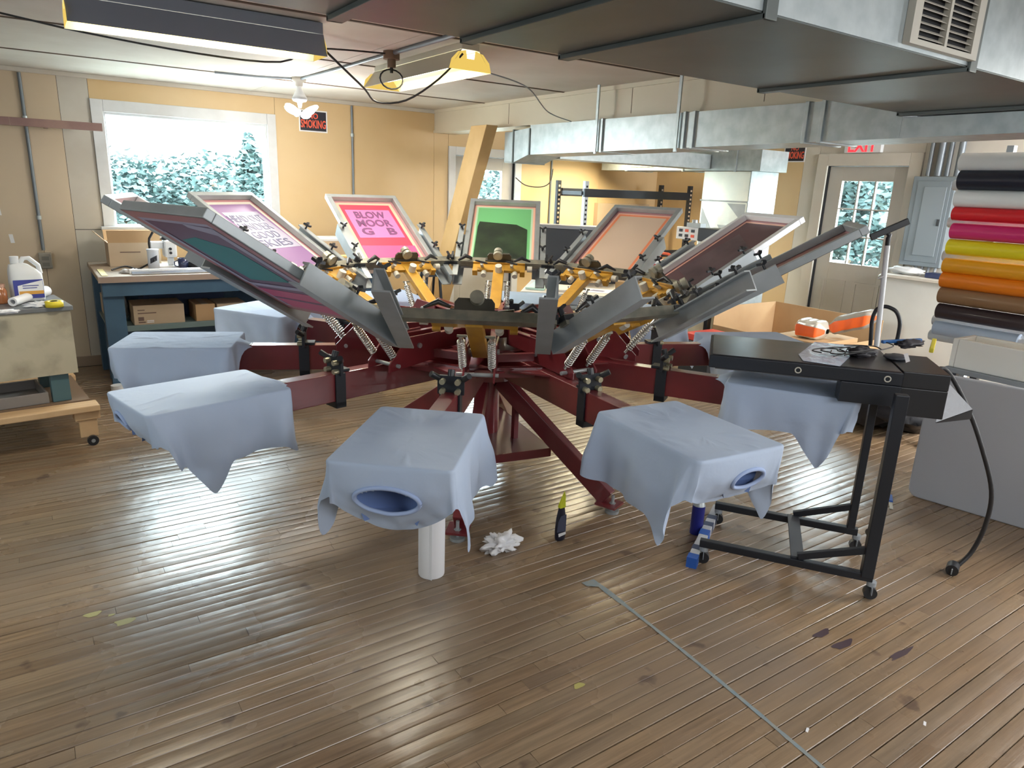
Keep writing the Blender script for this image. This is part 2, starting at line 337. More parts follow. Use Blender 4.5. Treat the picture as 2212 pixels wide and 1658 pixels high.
struct('baseboard_left', MB().box(X0, 3.9, Y1 - 0.025, Y1 - 0.007, 0.0, 0.09), mat('brown_baseboard', (0.30, 0.22, 0.16), 0.6), bevel=0.003)
struct('baseboard_back', MB().box(X1 - 0.025, X1 - 0.007, 4.9, Y1 - 0.03, 0.0, 0.09), MATS['brown_baseboard'], bevel=0.003)
struct('trim_1', MB().box(X0, 3.74, Y1 - 0.03, Y1 - 0.007, CZ - 0.035, CZ), WALLGREY, bevel=0.004)
# window 1
wd = struct('window_1', MB().box(0.545, 0.635, Y1 - 0.028, Y1 - 0.006, 1.11, 2.245).box(1.975, 2.055, Y1 - 0.028, Y1 - 0.006, 1.11, 2.245).box(0.636, 1.974, Y1 - 0.028, Y1 - 0.006, 2.15, 2.245).box(0.636, 1.974, Y1 - 0.028, Y1 - 0.006, 1.11, 1.20), TRIMW, bevel=0.003)
MB().box(0.62, 0.65, Y1, Y1 + 0.13, 1.20, 2.16).box(1.955, 1.99, Y1, Y1 + 0.13, 1.20, 2.16).box(0.65, 1.955, Y1, Y1 + 0.13, 2.13, 2.16).box(0.65, 1.955, Y1, Y1 + 0.13, 1.20, 1.225).build('window_frame', TRIMW, wd, 0.003)
MB().box(0.52, 2.08, Y1 - 0.075, Y1 - 0.028, 1.19, 1.215).build('window_sill', TRIMW, wd, 0.003)
MB().box(0.65, 1.955, Y1 + 0.085, Y1 + 0.09, 1.225, 2.13).build('pane', GLASS, wd)
# door 1 beside the leaning post
d1 = struct('door_1', MB().box(3.915, 4.0, Y1 - 0.03, Y1 - 0.006, 0, 2.08).box(4.80, 4.885, Y1 - 0.03, Y1 - 0.006, 0, 2.08).box(4.0, 4.80, Y1 - 0.03, Y1 - 0.006, 1.99, 2.08), TRIMW, bevel=0.003)
MB().box(4.005, 4.11, Y1 + 0.03, Y1 + 0.07, 0, 1.985).box(4.65, 4.795, Y1 + 0.03, Y1 + 0.07, 0, 1.985).box(4.11, 4.65, Y1 + 0.03, Y1 + 0.07, 1.85, 1.985).box(4.11, 4.65, Y1 + 0.03, Y1 + 0.07, 0, 1.0).build('door_leaf', DOORP, d1, 0.003)
MB().box(4.11, 4.65, Y1 + 0.045, Y1 + 0.05, 1.0, 1.85).build('pane', GLASS, d1)
# door 2: exit door with nine lights
GY = (3.895, 4.44); GZ = (1.03, 1.87)
d2 = struct('door_2', MB().box(X1 - 0.03, X1 - 0.006, 4.60, 4.72, 0, 2.14).box(X1 - 0.03, X1 - 0.006, 3.62, 3.74, 0, 2.14).box(X1 - 0.03, X1 - 0.006, 3.74, 4.60, 2.02, 2.14), WHITEWALL, bevel=0.003)
leaf = MB().box(X1 + 0.03, X1 + 0.07, 3.745, GY[0], 0, 2.015).box(X1 + 0.03, X1 + 0.07, GY[1], 4.595, 0, 2.015).box(X1 + 0.03, X1 + 0.07, GY[0], GY[1], GZ[1], 2.015).box(X1 + 0.03, X1 + 0.07, GY[0], GY[1], 0, GZ[0]).build('door_leaf', DOORP, d2, 0.003)
for ya, yb in ((3.85, 4.12), (4.22, 4.49)):
    q = MB()
    for a, b, c, d in ((ya, yb, 0.12, 0.14), (ya, yb, 0.83, 0.85), (ya, ya + 0.02, 0.14, 0.83), (yb - 0.02, yb, 0.14, 0.83)): q.box(X1 + 0.022, X1 + 0.031, a, b, c, d)
    q.build('panel_moulding', DOORP, leaf)
for i in range(3):
    for j in range(3):
        a, b = GY[0] + (GY[1] - GY[0]) * i / 3, GY[0] + (GY[1] - GY[0]) * (i + 1) / 3; c, d = GZ[0] + (GZ[1] - GZ[0]) * j / 3, GZ[0] + (GZ[1] - GZ[0]) * (j + 1) / 3
        MB().box(X1 + 0.048, X1 + 0.052, a + 0.004, b - 0.004, c + 0.004, d - 0.004).build('pane', GLASS, d2)
for i in (1, 2): a = GY[0] + (GY[1] - GY[0]) * i / 3; MB().box(X1 + 0.035, X1 + 0.065, a - 0.007, a + 0.007, GZ[0], GZ[1]).build('muntin', DOORP, d2)
for i in (1, 2): a = GZ[0] + (GZ[1] - GZ[0]) * i / 3; MB().box(X1 + 0.036, X1 + 0.064, GY[0], GY[1], a - 0.007, a + 0.007).build('muntin', DOORP, d2)
MB().tube([(X1 + 0.02, 3.81, 0.95), (X1 - 0.02, 3.81, 0.95)], 0.012).ball((X1 - 0.045, 3.81, 0.95), 0.028).build('door_knob', KNOB, d2)
# boxed beam under the ceiling
bm = struct('trim_2', MB().box(3.74, 4.0, Y0, Y1 - 0.008, 2.20, CZ), BEAMP, bevel=0.004)
MB().box(3.728, 3.741, Y0, Y1 - 0.01, CZ - 0.03, CZ).box(3.730, 3.741, Y0, Y1 - 0.01, 2.20, 2.225).build('beam_moulding', BEAMP, bm)
for y in (2.9, 4.05, 5.66): MB().box(3.7385, 3.7405, y, y + 0.004, 2.226, CZ - 0.031).build('beam_joint', CEILSEAM, bm)
# leaning post
t = thing('leaning_post', 'yellow painted timber post leaning under the boxed beam beside the left door', 'post', (3.66, 6.5, 0))
MB().slab([(3.60, 5.62, 2.20), (3.60, 5.89, 2.20), (3.60, 6.98, 0.0), (3.60, 6.70, 0.0)], -0.12).build('timber', POSTW, t, 0.004)
MB().slab([(3.598, 6.085, 1.50), (3.598, 6.10, 1.50), (3.598, 6.17, 1.34), (3.598, 6.155, 1.34)], -0.002).build('slot', DARK, t)

# ------------------------------------------------------------------ ducts
DB = 2.10
dk = thing('main_duct', 'wide dark sheet metal duct running under the ceiling overhead', 'duct', (2.8, 1.6, DB))
DX0, DX1, DYa, DYb = 0.2, 4.9, 1.21, 1.99
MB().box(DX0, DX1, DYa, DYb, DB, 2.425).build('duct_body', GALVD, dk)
# near side in the plain steel; the body's colour has shade painted in
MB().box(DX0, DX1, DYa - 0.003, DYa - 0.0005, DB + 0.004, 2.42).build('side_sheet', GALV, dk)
for x in (0.75, 1.16, 1.53, 2.55, 3.62, 4.62):
    MB().box(x - 0.022, x + 0.022, DYa - 0.012, DYb + 0.012, DB - 0.014, DB).box(x - 0.022, x + 0.022, DYa - 0.014, DYa - 0.0035, DB - 0.014, 2.42).box(x - 0.022, x + 0.022, DYb, DYb + 0.014, DB - 0.014, 2.42).build('drive_cleat', GALVD, dk, 0.002)
g = MB().box(2.13, 2.53, DYa - 0.026, DYa - 0.004, DB + 0.015, DB + 0.03).box(2.13, 2.53, DYa - 0.026, DYa - 0.004, 2.385, 2.40).box(2.13, 2.17, DYa - 0.026, DYa - 0.004, DB + 0.03, 2.385).box(2.49, 2.53, DYa - 0.026, DYa - 0.004, DB + 0.03, 2.385).box(2.322, 2.336, DYa - 0.026, DYa - 0.004, DB + 0.03, 2.385).build('air_grille', mat('grille_cream', (0.50, 0.48, 0.42), 0.5), dk)
MB().box(2.17, 2.49, DYa - 0.0055, DYa - 0.0045, DB + 0.03, 2.385).build('grille_back', DARK, g)
for i in range(19): z = DB + 0.037 + i * 0.0185; MB().slab([(2.17, DYa - 0.022, z), (2.49, DYa - 0.022, z), (2.49, DYa - 0.008, z + 0.010), (2.17, DYa - 0.008, z + 0.010)], 0.0015).build('louvre', MATS['grille_cream'], g)
# branch duct along the beam
dn = thing('branch_duct', 'bright galvanised duct hung along the cream beam', 'duct', (3.85, 3.8, 1.95))
DW = 4.0
def zb_(y): return 1.95 + (5.2 - y) * 0.0115
for ya_, yb_, zt_ in ((2.004, 5.20, 2.19), (0.4, 2.003, 2.083)):
    MB().add([(3.66, ya_, zb_(ya_)), (DW, ya_, zb_(ya_)), (DW, yb_, zb_(yb_)), (3.66, yb_, zb_(yb_)), (3.66, ya_, zt_), (DW, ya_, zt_), (DW, yb_, zt_), (3.66, yb_, zt_)], [(0, 3, 2, 1), (4, 5, 6, 7), (0, 1, 5, 4), (1, 2, 6, 5), (2, 3, 7, 6), (3, 0, 4, 7)]).build('duct_body', GALV, dn)
MB().add([(3.66, 5.201, 1.955), (4.0, 5.201, 1.955), (4.0, 5.201, 2.17), (3.66, 5.201, 2.17), (3.66, 5.45, 1.885), (4.0, 5.45, 1.885), (4.0, 5.45, 2.15), (3.66, 5.45, 2.15)],
         [(0, 1, 2, 3), (4, 7, 6, 5), (0, 4, 5, 1), (3, 2, 6, 7), (0, 3, 7, 4), (1, 5, 6, 2)]).build('tapered_section', GALV, dn)
MB().box(3.66, 4.0, 5.452, 5.60, 1.885, 2.15).build('end_section', GALV, dn, 0.01)
for y in (5.20, 5.45): MB().box(3.652, 4.008, y - 0.008, y + 0.008, 1.88 if y > 5.3 else 1.95, 2.165).build('duct_seam', GALVD, dn)
for y in (4.26, 3.44, 2.54, 2.44, 3.36): MB().box(3.646, 4.01, y - 0.012, y + 0.012, zb_(y) - 0.008, 2.195).build('drive_cleat', GALV, dn, 0.002)
for y, zt in ((4.31, CZ), (3.49, CZ)): MB().box(3.636, 3.6455, y - 0.012, y + 0.012, 1.945, zt).build('hanger_strap', GALV, dn)
# rear duct with its drop
dr = thing('rear_duct', 'grey duct run behind the beam with foil wrapped vertical drop', 'duct', (6.2, 5.4, 0))
MB().box(6.0, 6.42, 4.60, 6.95, 1.92, 2.12).build('duct_body', GALV, dr)
MB().box(6.0, 6.42, 4.70, 5.30, 0.02, 1.918).build('vertical_drop', FOIL, dr, 0.008)
MB().box(6.41, 6.425, 4.692, 4.6995, 0.02, 1.918).box(6.0, 6.41, 4.692, 4.6995, 0.02, 1.918).build('drop_side_sheet', GALV, dr)
for pts in (((4.72, 1.40), (4.95, 1.60), (4.72, 1.60)), ((4.72, 0.95), (5.05, 1.38), (4.72, 1.38)), ((4.98, 1.12), (5.28, 1.12), (5.28, 1.55))): MB().slab([(5.999, y, z) for y, z in pts][::-1], 0.006).build('foil_fold', ALU, dr)
for z in (1.62, 1.1): MB().box(5.99, 6.425, 4.69, 5.31, z - 0.008, z + 0.008).build('tape_band', ALU, dr)
g = MB().box(5.985, 5.999, 6.05, 6.42, 1.96, 1.975).box(5.985, 5.999, 6.05, 6.42, 2.075, 2.09).box(5.985, 5.999, 6.05, 6.07, 1.975, 2.075).box(5.985, 5.999, 6.40, 6.42, 1.975, 2.075).box(5.985, 5.999, 6.228, 6.242, 1.975, 2.075).build('air_grille', MATS['grille_cream'], dr)
MB().box(5.996, 5.998, 6.07, 6.40, 1.975, 2.075).build('grille_back', DARK, g)
for y in (4.9, 5.6, 6.5): MB().box(5.985, 6.43, y - 0.012, y + 0.012, 1.91, 2.13).build('drive_cleat', GALV, dr)
MB().box(4.012, 5.99, 5.22, 5.52, 1.935, 2.08).build('cross_section', GALV, dr)

# ------------------------------------------------------------------ conduits, outlet, wires, lamps
def conduit(label, pts, r=0.012, coup=()):
    t = thing('conduit', label, 'conduit', pts[0]); MB().tube(pts, r).build('pipe', WIRE, t)
    for a, b in coup: MB().cyl(a, b, r * 1.5, 10).build('coupling', GALV, t)
    return t
conduit('thin grey conduit running down the tan wall left of the window', [(0.085, Y1 - 0.021, CZ - 0.04), (0.085, Y1 - 0.021, 1.02)], 0.013, [((0.085, Y1 - 0.021, 2.02), (0.085, Y1 - 0.021, 2.07)), ((0.085, Y1 - 0.021, 1.27), (0.085, Y1 - 0.021, 1.30))])
conduit('thin grey conduit on the tan wall right of the no smoking sign', [(2.81, Y1 - 0.021, CZ - 0.04), (2.81, Y1 - 0.021, 0.98)], 0.012, [((2.81, Y1 - 0.021, 2.1), (2.81, Y1 - 0.021, 2.13))])
conduit('dark conduit on the yellow wall behind the black rack', [(5.33, Y1 - 0.019, 2.38), (5.33, Y1 - 0.019, 0.9)], 0.011)
t = thing('wall_outlet', 'grey outlet box at the foot of the left wall conduit', 'outlet', (0.09, Y1 - 0.03, 0.93))
MB().box(0.045, 0.135, Y1 - 0.05, Y1 - 0.008, 0.87, 1.0).build('box', mat('outlet_grey', (0.30, 0.28, 0.24), 0.5), t, 0.006)
for z in (0.905, 0.955): MB().box(0.065, 0.115, Y1 - 0.054, Y1 - 0.05, z - 0.016, z + 0.016).build('socket', mat('outlet_dark', (0.20, 0.19, 0.17), 0.5), t)
for k, z in enumerate((1.08, 1.30)):
    xx = (-0.13, -0.19)[k]
    tag(MB().slab([(xx, Y1 - 0.009, z), (xx + 0.028, Y1 - 0.009, z), (xx + 0.02, Y1 - 0.009, z + 0.07), (xx - 0.008, Y1 - 0.009, z + 0.07)], 0.0012).build('tape_scrap', PAPER), ('lower' if k == 0 else 'upper') + ' small white tape scrap on the tan wall at far left', 'tape')
# board on a shelf at upper left
t = thing('wall_rail', 'reddish brown wooden rail crossing the wall left of the window', 'rail', (-0.6, 6.9, 2.0))
MB().box(-2.3, -0.02, 6.90, 6.94, 1.985, 2.045).build('rail_board', mat('rail_brown', (0.24, 0.14, 0.13), 0.6, col2=(0.32, 0.2, 0.17)), t)
MB().box(-0.018, 0.60, 6.90, 6.94, 1.985, 2.045).build('rail_board', MATS['rail_brown'], t)
MB().box(0.2, 0.23, 6.94, Y1 - 0.007, 1.985, 2.02).build('bracket', MATS['rail_brown'], t)

def sign(name, label, o, xd, w, h):
    t = thing(name, label, 'sign', o); yd = Vector((0, 0, 1)); x = Vector(xd); n = x.cross(yd); c = Vector(o)
    q = lambda a, b, d=0: c + x * a + yd * b + n * d
    MB().slab([q(-w / 2, -h / 2, 0.004), q(w / 2, -h / 2, 0.004), q(w / 2, h / 2, 0.004), q(-w / 2, h / 2, 0.004)], 0.004).build('sign_plate', PAPER, t)
    e = 0.012; MB().slab([q(-w / 2 + e, -h / 2 + e, 0.0048), q(w / 2 - e, -h / 2 + e, 0.0048), q(w / 2 - e, h / 2 - e, 0.0048), q(-w / 2 + e, h / 2 - e, 0.0048)], 0.0006).build('black_field', SIGNB, t)
    text('lettering', 'NO', h * 0.50, SIGNR, t, frame_mtx(q(0, h * 0.235, 0.005), x, yd), 0.0006, fit=(w * 0.34, h * 0.26), bold=0.02)
    text('lettering', 'SMOKING', h * 0.46, SIGNR, t, frame_mtx(q(0, -h * 0.13, 0.005), x, yd), 0.0006, fit=(w * 0.88, h * 0.38), bold=0.02)
sign('no_smoking_sign', 'no smoking sign on the tan wall beside the window', (2.42, Y1 - 0.007, 2.215), (1, 0, 0), 0.28, 0.20)
sign('no_smoking_sign', 'no smoking sign left of the exit door', (X1 - 0.0072, 5.03, 2.16), (0, -1, 0), 0.27, 0.20)
t = thing('exit_sign', 'white EXIT sign with red letters above the exit door', 'sign', (X1 - 0.04, 4.22, 2.24))
MB().box(X1 - 0.06, X1 - 0.0075, 4.03, 4.42, 2.145, 2.30).build('sign_box', WHITE, t, 0.006)
text('lettering', 'EXIT', 0.20, mat('exit_glow_red', (0.9, 0.02, 0.03), 0.5, emit=(1, 0.02, 0.03), es=1.2), t, frame_mtx((X1 - 0.0605, 4.225, 2.215), (0, -1, 0), (0, 0, 1)), 0.0015, fit=(0.30, 0.125), bold=0.02)
tag(MB().tube([(X1 - 0.03, 3.95, 2.36), (X1 - 0.03, 3.62, 2.36), (X1 - 0.03, 3.56, 2.34), (X1 - 0.03, 3.54, 2.28), (X1 - 0.03, 3.53, 0.95)], 0.014).build('raceway', WHITEWALL), 'white painted cable raceway curving down beside the exit door', 'raceway')

# shop light 1 (reflector seen from its side)
YR = mat('glow_yellow_reflector', (0.72, 0.60, 0.20), 0.5, emit=(1.0, 0.88, 0.36), es=0.15); TUBE = mat('lit_tube', (1, 1, 1), 0.4, emit=(1.0, 0.95, 0.8), es=5.0)  # reflectors emit a little too, a glow put in for the tube light
GREYH = mat('fixture_grey', (0.22, 0.25, 0.31), 0.45)
def troffer(label, c, L, axis, w=0.21, z0=2.265, shell=None, en=13, lc=(1.0, 0.95, 0.82)):
    shell = shell or GREYH
    t = thing('shop_light', label, 'lamp', (c[0], c[1], z0), 0 if axis == 'x' else PI / 2)
    h = L / 2; zt = 0.105
    MB().box(-h, h, -0.055, 0.055, zt, zt + 0.055).build('ballast_housing', shell, t, 0.004, world=False)
    for s in (-1, 1):
        MB().slab([(-h, s * 0.056, zt), (h, s * 0.056, zt), (h, s * w / 2, 0.0), (-h, s * w / 2, 0.0)], 0.002 * s).build('reflector_wing', shell, t, world=False)
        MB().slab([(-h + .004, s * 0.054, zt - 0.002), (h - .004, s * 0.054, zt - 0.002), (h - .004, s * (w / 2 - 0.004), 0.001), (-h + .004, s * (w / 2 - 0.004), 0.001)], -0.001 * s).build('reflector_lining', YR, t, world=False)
        MB().cyl((-h + 0.02, s * 0.036, 0.065), (h - 0.02, s * 0.036, 0.065), 0.0165, 12).build('tube', TUBE, t, world=False)
        pf = [(-w / 2, 0), (-w * .36, -.0), (w * .36, 0), (w / 2, 0), (w * .45, .05), (w * .3, .09), (0.03, .102), (0.022, .06), (-0.022, .06), (-0.03, .102), (-w * .3, .09), (-w * .45, .05)]
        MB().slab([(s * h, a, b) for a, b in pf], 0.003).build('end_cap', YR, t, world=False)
    for s in (-1, 1): MB().tube([(s * h * 0.7, 0, zt + 0.05), (s * h * 0.7, 0, CZ - z0)], 0.003).build('hanger', WIRE, t, world=False)
    ld = bpy.data.lights.new('tube_glow', 'AREA'); ld.shape = 'RECTANGLE'; ld.size = L * 0.9; ld.size_y = 0.12; ld.energy = en; ld.color = lc; lo = bpy.data.objects.new('tube_glow', ld); scene.collection.objects.link(lo); lo.location = (c[0], c[1], z0 + 0.046); lo.rotation_euler = (0, 0, 0 if axis == 'x' else PI / 2)
    return t
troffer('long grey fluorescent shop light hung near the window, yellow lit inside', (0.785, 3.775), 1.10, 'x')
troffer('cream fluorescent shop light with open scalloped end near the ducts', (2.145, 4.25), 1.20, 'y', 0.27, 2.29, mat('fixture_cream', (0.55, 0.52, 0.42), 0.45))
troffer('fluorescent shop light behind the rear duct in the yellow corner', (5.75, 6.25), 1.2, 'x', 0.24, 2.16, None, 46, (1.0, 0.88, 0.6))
# bare lamp with folding glowing leaves
t = thing('leaf_lamp', 'glowing folding leaf lamp in a ceiling socket before the no smoking sign', 'lamp', (1.885, 5.83, CZ))
MB().lathe([(0.001, 0), (0.055, 0), (0.055, -0.025), (0.03, -0.035), (0.028, -0.06), (0.02, -0.065)], (1.885, 5.83, CZ)).build('socket_base', WHITEWALL, t)
MB().lathe([(0.018, -0.06), (0.02, -0.085), (0.042, -0.12), (0.06, -0.155), (0.05, -0.172), (0.02, -0.18), (0.012, -0.22), (0.001, -0.22)], (1.885, 5.83, CZ)).build('lamp_body', mat('lamp_metal', (0.45, 0.47, 0.5), 0.35, 0.5), t)
LEAF = mat('lamp_leaf_glow', (1, 1, 1), 0.5, emit=(1.0, 0.99, 0.95), es=9)
for k, a in enumerate((200, 235, 285, 335, 20, 130)):
    a = math.radians(a); d = Vector((math.cos(a), math.sin(a), 0)); q = Vector((-d.y, d.x, 0)); c = Vector((1.885, 5.83, CZ - 0.265)); rise = (0.4, 0.05, -0.12, 0.45, 0.25, 0.4)[k]
    pts = []
    for i in range(12): th = 2 * PI * i / 12; u = 0.075 + 0.065 * math.cos(th); pts.append(c + d * u + (q * 0.55 + Vector((0, 0, 0.83 * (1 if d.y < 0 else -1)))) * (0.032 * math.sin(th)) + Vector((0, 0, rise * u)))
    MB().slab(pts, 0.006).build('light_leaf', LEAF, t)
pl_ = bpy.data.lights.new('leaf_lamp_bulb', 'POINT'); pl_.energy = 22; pl_.shadow_soft_size = 0.1; pl_.color = (1, .96, .88); plo = bpy.data.objects.new('leaf_lamp_bulb', pl_); scene.collection.objects.link(plo); plo.location = (1.885, 5.83, 2.07)
# ceiling boxes and wires
def wire(name, label, pts, r=0.005, m=BLACKC, n=28):
    P_ = [Vector(p) for p in pts]; out = []
    for i in range(len(P_) - 1):
        p0, p1, p2, p3 = P_[max(i - 1, 0)], P_[i], P_[i + 1], P_[min(i + 2, len(P_) - 1)]
        st = max(2, n // (len(P_) - 1))
        for k in range(st):
            u = k / st; out.append(0.5 * ((2 * p1) + (-p0 + p2) * u + (2 * p0 - 5 * p1 + 4 * p2 - p3) * u * u + (-p0 + 3 * p1 - 3 * p2 + p3) * u ** 3))
    out.append(P_[-1]); mb = MB().tube(out, r, 7)
    if label is None: return mb
    return tag(mb.build(name, m), label, 'cable')
t = thing('ceiling_box', 'rusty ceiling junction box with black looped hook between the shop lights', 'junction box', (1.93, 4.22, CZ))
MB().cyl((1.93, 4.22, CZ), (1.93, 4.22, CZ - 0.045), 0.05, 14).cyl((1.93, 4.22, CZ - 0.045), (1.93, 4.22, CZ - 0.09), 0.026, 12).build('box', mat('brown_bakelite', (0.22, 0.15, 0.10), 0.5), t)
MB().tube([(1.93 + 0.075 * math.cos(a), 4.22, CZ - 0.155 + 0.055 * math.sin(a)) for a in [2 * PI * k / 16 + PI / 2 for k in range(17)]], 0.005, 6, False).build('loop', BLACKC, t)
MB().cyl((1.93, 4.22, CZ - 0.09), (1.93, 4.22, CZ - 0.12), 0.010, 8).build('hook', BLACKC, t)
conduit('cream flat conduit from ceiling box to leaf lamp', [(1.93, 4.27, CZ - 0.012), (1.92, 5.0, CZ - 0.012), (1.89, 5.78, CZ - 0.012)], 0.011)
conduit('cream conduit from ceiling box towards the main duct', [(1.93, 4.17, CZ - 0.012), (1.94, 3.2, CZ - 0.012), (1.92, 2.0, CZ - 0.012)], 0.014)
conduit('cream conduit curving from leaf lamp towards the window', [(1.83, 5.84, CZ - 0.012), (1.6, 5.95, CZ - 0.012), (1.3, 5.99, CZ - 0.012)], 0.009)
wire('power_cord', 'black cord looping below the cream shop light', [(1.34, 3.72, 2.30), (1.42, 3.7, 2.23), (1.60, 3.85, 2.16), (1.76, 4.05, 2.12), (1.92, 4.0, 2.14), (2.0, 3.75, 2.24), (2.09, 3.64, 2.37)], 0.006)
wire('power_cord', 'black cord lying along the ceiling past the long shop light', [(-0.5, 4.3, 2.41), (0.0, 4.55, 2.40), (0.35, 4.35, 2.33), (0.8, 4.0, 2.25), (1.2, 4.0, 2.26), (1.45, 4.2, 2.38), (1.88, 4.2, 2.41)], 0.005)
wire('power_cord', 'thin grey cord hanging from the shop light down to the branch duct', [(2.27, 3.68, 2.30), (2.6, 3.75, 2.26), (3.1, 4.2, 2.19), (3.64, 4.62, 2.19)], 0.004, GREYM)
wire('power_cord', 'dark cord sagging across the yellow wall behind the rack', [(4.75, 7.0, 1.78), (4.9, 7.0, 1.70), (5.05, 6.9, 1.69), (5.1, 6.8, 1.75), (5.32, 7.05, 1.9)], 0.006)
# electrical panel
t = thing('breaker_panel', 'grey electrical breaker panel right of the exit door', 'electrical panel', (7.04, 3.42, 1.1))
MB().box(7.0, 7.1225, 3.24, 3.62, 1.10, 1.92).build('cabinet', mat('panel_grey', (0.21, 0.25, 0.28), 0.4, 0.2), t, 0.005)
MB().box(6.992, 7.0, 3.27, 3.57, 1.14, 1.88).build('cover', MATS['panel_grey'], t, 0.003)
MB().box(6.984, 6.992, 3.30, 3.50, 1.20, 1.83).build('door', mat('panel_grey_door', (0.24, 0.28, 0.31), 0.4, 0.2), t, 0.003)
MB().box(6.976, 6.984, 3.31, 3.33, 1.48, 1.54).build('latch', BLACKP, t)
for k, (y, r) in enumerate(((3.27, 0.03), (3.36, 0.022), (3.44, 0.032), (3.53, 0.02))):
    conduit('thick grey pipe above the breaker panel, number %s from the exit door' % ('four', 'three', 'two', 'one')[k], [(7.06, y, 1.925), (7.06, y, CZ)], r)
for k in range(4): tag(MB().tube([(7.05, 3.29 + 0.06 * k, 1.095), (7.04, 3.30 + 0.06 * k, 1.0)], 0.013).build('cable_stub', GREYM), 'grey cable stub below the breaker panel', 'cable', 'cable stubs below the breaker panel')
# ================================================================== the rotary printing press
PC = Vector((2.135, 3.365, 0)); PA = -131.2; HA = PA + 5.5
press = thing('screen_printing_press', 'large oxide red rotary screen printing press with ten stations', 'printing press', PC)
def radial(k, base, r=0, s=0):
    a = math.radians(base + 36 * k); d = Vector((math.cos(a), math.sin(a), 0)); q = Vector((-d.y, d.x, 0)); return PC + d * r + q * s
# pedestal
b = MB().cyl((0, 0, 0.26), (0, 0, 0.655), 0.075, 20).cyl((0, 0, 0.62), (0, 0, 0.66), 0.20, 24)
b.build('pedestal', RED, press, world=False)
LA = (-130.5, -69, 46, 113)
for a in LA:
    a = math.radians(a); d = Vector((math.cos(a), math.sin(a), 0))
    lg = MB().bar(d * 0.10 + Vector((0, 0, 0.60)), d * 0.84 + Vector((0, 0, 0.075)), 0.055, 0.10).build('leg', RED, press, 0.004, world=False)
    q = Vector((-d.y, d.x, 0)); c = d * 0.84
    MB().slab([c + q * -0.055 + d * -0.05 + Vector((0, 0, 0.04)), c + q * 0.055 + d * -0.05 + Vector((0, 0, 0.04)), c + q * 0.055 + d * 0.07 + Vector((0, 0, 0.04)), c + q * -0.055 + d * 0.07 + Vector((0, 0, 0.04))], 0.012).build('foot_plate', RED, lg, world=False)
    f = MB().cyl(c + d * 0.03 + Vector((0, 0, 0.015)), c + d * 0.03 + Vector((0, 0, 0.10)), 0.009, 10).cyl(c + d * 0.03, c + d * 0.03 + Vector((0, 0, 0.015)), 0.038, 16).cyl(c + d * 0.03 + Vector((0, 0, 0.041)), c + d * 0.03 + Vector((0, 0, 0.056)), 0.018, 6)
    f.build('levelling_foot', ALU, lg, world=False)
    MB().bar(d * 0.21 + Vector((0, 0, 0.27)), d * 0.21 + Vector((0, 0, 0.54)), 0.03, 0.03).build('strut', RED, press, world=False)
pol = [(0.46 * math.cos(math.radians(a)), 0.46 * math.sin(math.radians(a))) for a in LA]
MB().prism(pol, 0.262, 0.27).build('shelf_plate', mat('dusty_red_plate', (0.14, 0.045, 0.05), 0.3), press, world=False)
for i in range(4): MB().bar((*pol[i], 0.245), (*pol[(i + 1) % 4], 0.245), 0.008, 0.05).build('shelf_edge', RED, press, world=False)
# lower carousel
MB().cyl((0, 0, 0.662), (0, 0, 0.80), 0.13, 24).cyl((0, 0, 0.80), (0, 0, 0.812), 0.24, 30).build('lower_hub', RED, press, world=False)
MB().cyl((0, 0, 0.812), (0, 0, 0.872), 0.07, 24).build('bearing', BLACKS, press, world=False)
arm0 = MB().box(0.12, 1.40, -0.036, 0.036, 0.662, 0.80).build('platen_arm', RED, press, 0.004, world=False)
MB().slab([(0.60, -0.18, 0.798), (0.74, -0.036, 0.798), (0.50, -0.036, 0.798)], 0.008).slab([(0.60, 0.18, 0.798), (0.50, 0.036, 0.798), (0.74, 0.036, 0.798)], 0.008).build('gusset', RED, arm0, world=False)
MB().box(1.02, 1.035, -0.060, 0.060, 0.79, 0.875).box(1.0, 1.055, -0.046, -0.037, 0.635, 0.80).box(1.0, 1.055, 0.037, 0.046, 0.635, 0.80).box(1.0, 1.055, -0.046, 0.046, 0.63, 0.66).box(0.97, 1.02, -0.036, 0.036, 0.801, 0.815).build('registration_gate', BLACKS, arm0, 0.0015, world=False)
for s in (-0.034, 0.034):
    for z in (0.808, 0.852): MB().cyl((1.035, s, z), (1.062, s, z), 0.013, 10).build('gate_roller', mat('roller_brass', (0.42, 0.39, 0.27), 0.35, 0.6), arm0, world=False)
for p_, q_, r_ in (((1.03, -0.055, 0.862), (1.055, -0.085, 0.885), 0.014), ((1.03, 0.055, 0.862), (1.055, 0.085, 0.885), 0.014), ((1.03, 0, 0.872), (1.02, 0, 0.90), 0.016)): MB().cyl(p_, q_, r_, 8).build('gate_knob', BLACKP, arm0, world=False)
pb = MB().box(1.30, 1.90, -0.03, 0.03, 0.785, 0.802)
pb.add([(1.385, -0.193, 0.803), (1.95, -0.193, 0.803), (1.95, 0.193, 0.803), (1.385, 0.193, 0.803), (1.385, -0.193, 0.819), (1.95, -0.193, 0.819), (1.95, 0.193, 0.819), (1.385, 0.193, 0.819)], [(0, 3, 2, 1), (4, 5, 6, 7), (0, 1, 5, 4), (1, 2, 6, 5), (2, 3, 7, 6), (3, 0, 4, 7)])
pb.build('platen', mat('platen_board', (0.45, 0.42, 0.38), 0.6), arm0, 0.003, world=False)
arms = []
for k in range(10):
    o = arm0 if k == 0 else dup(arm0, press)
    o.rotation_euler = (0, 0, math.radians(PA + 36 * k)); arms.append(o)
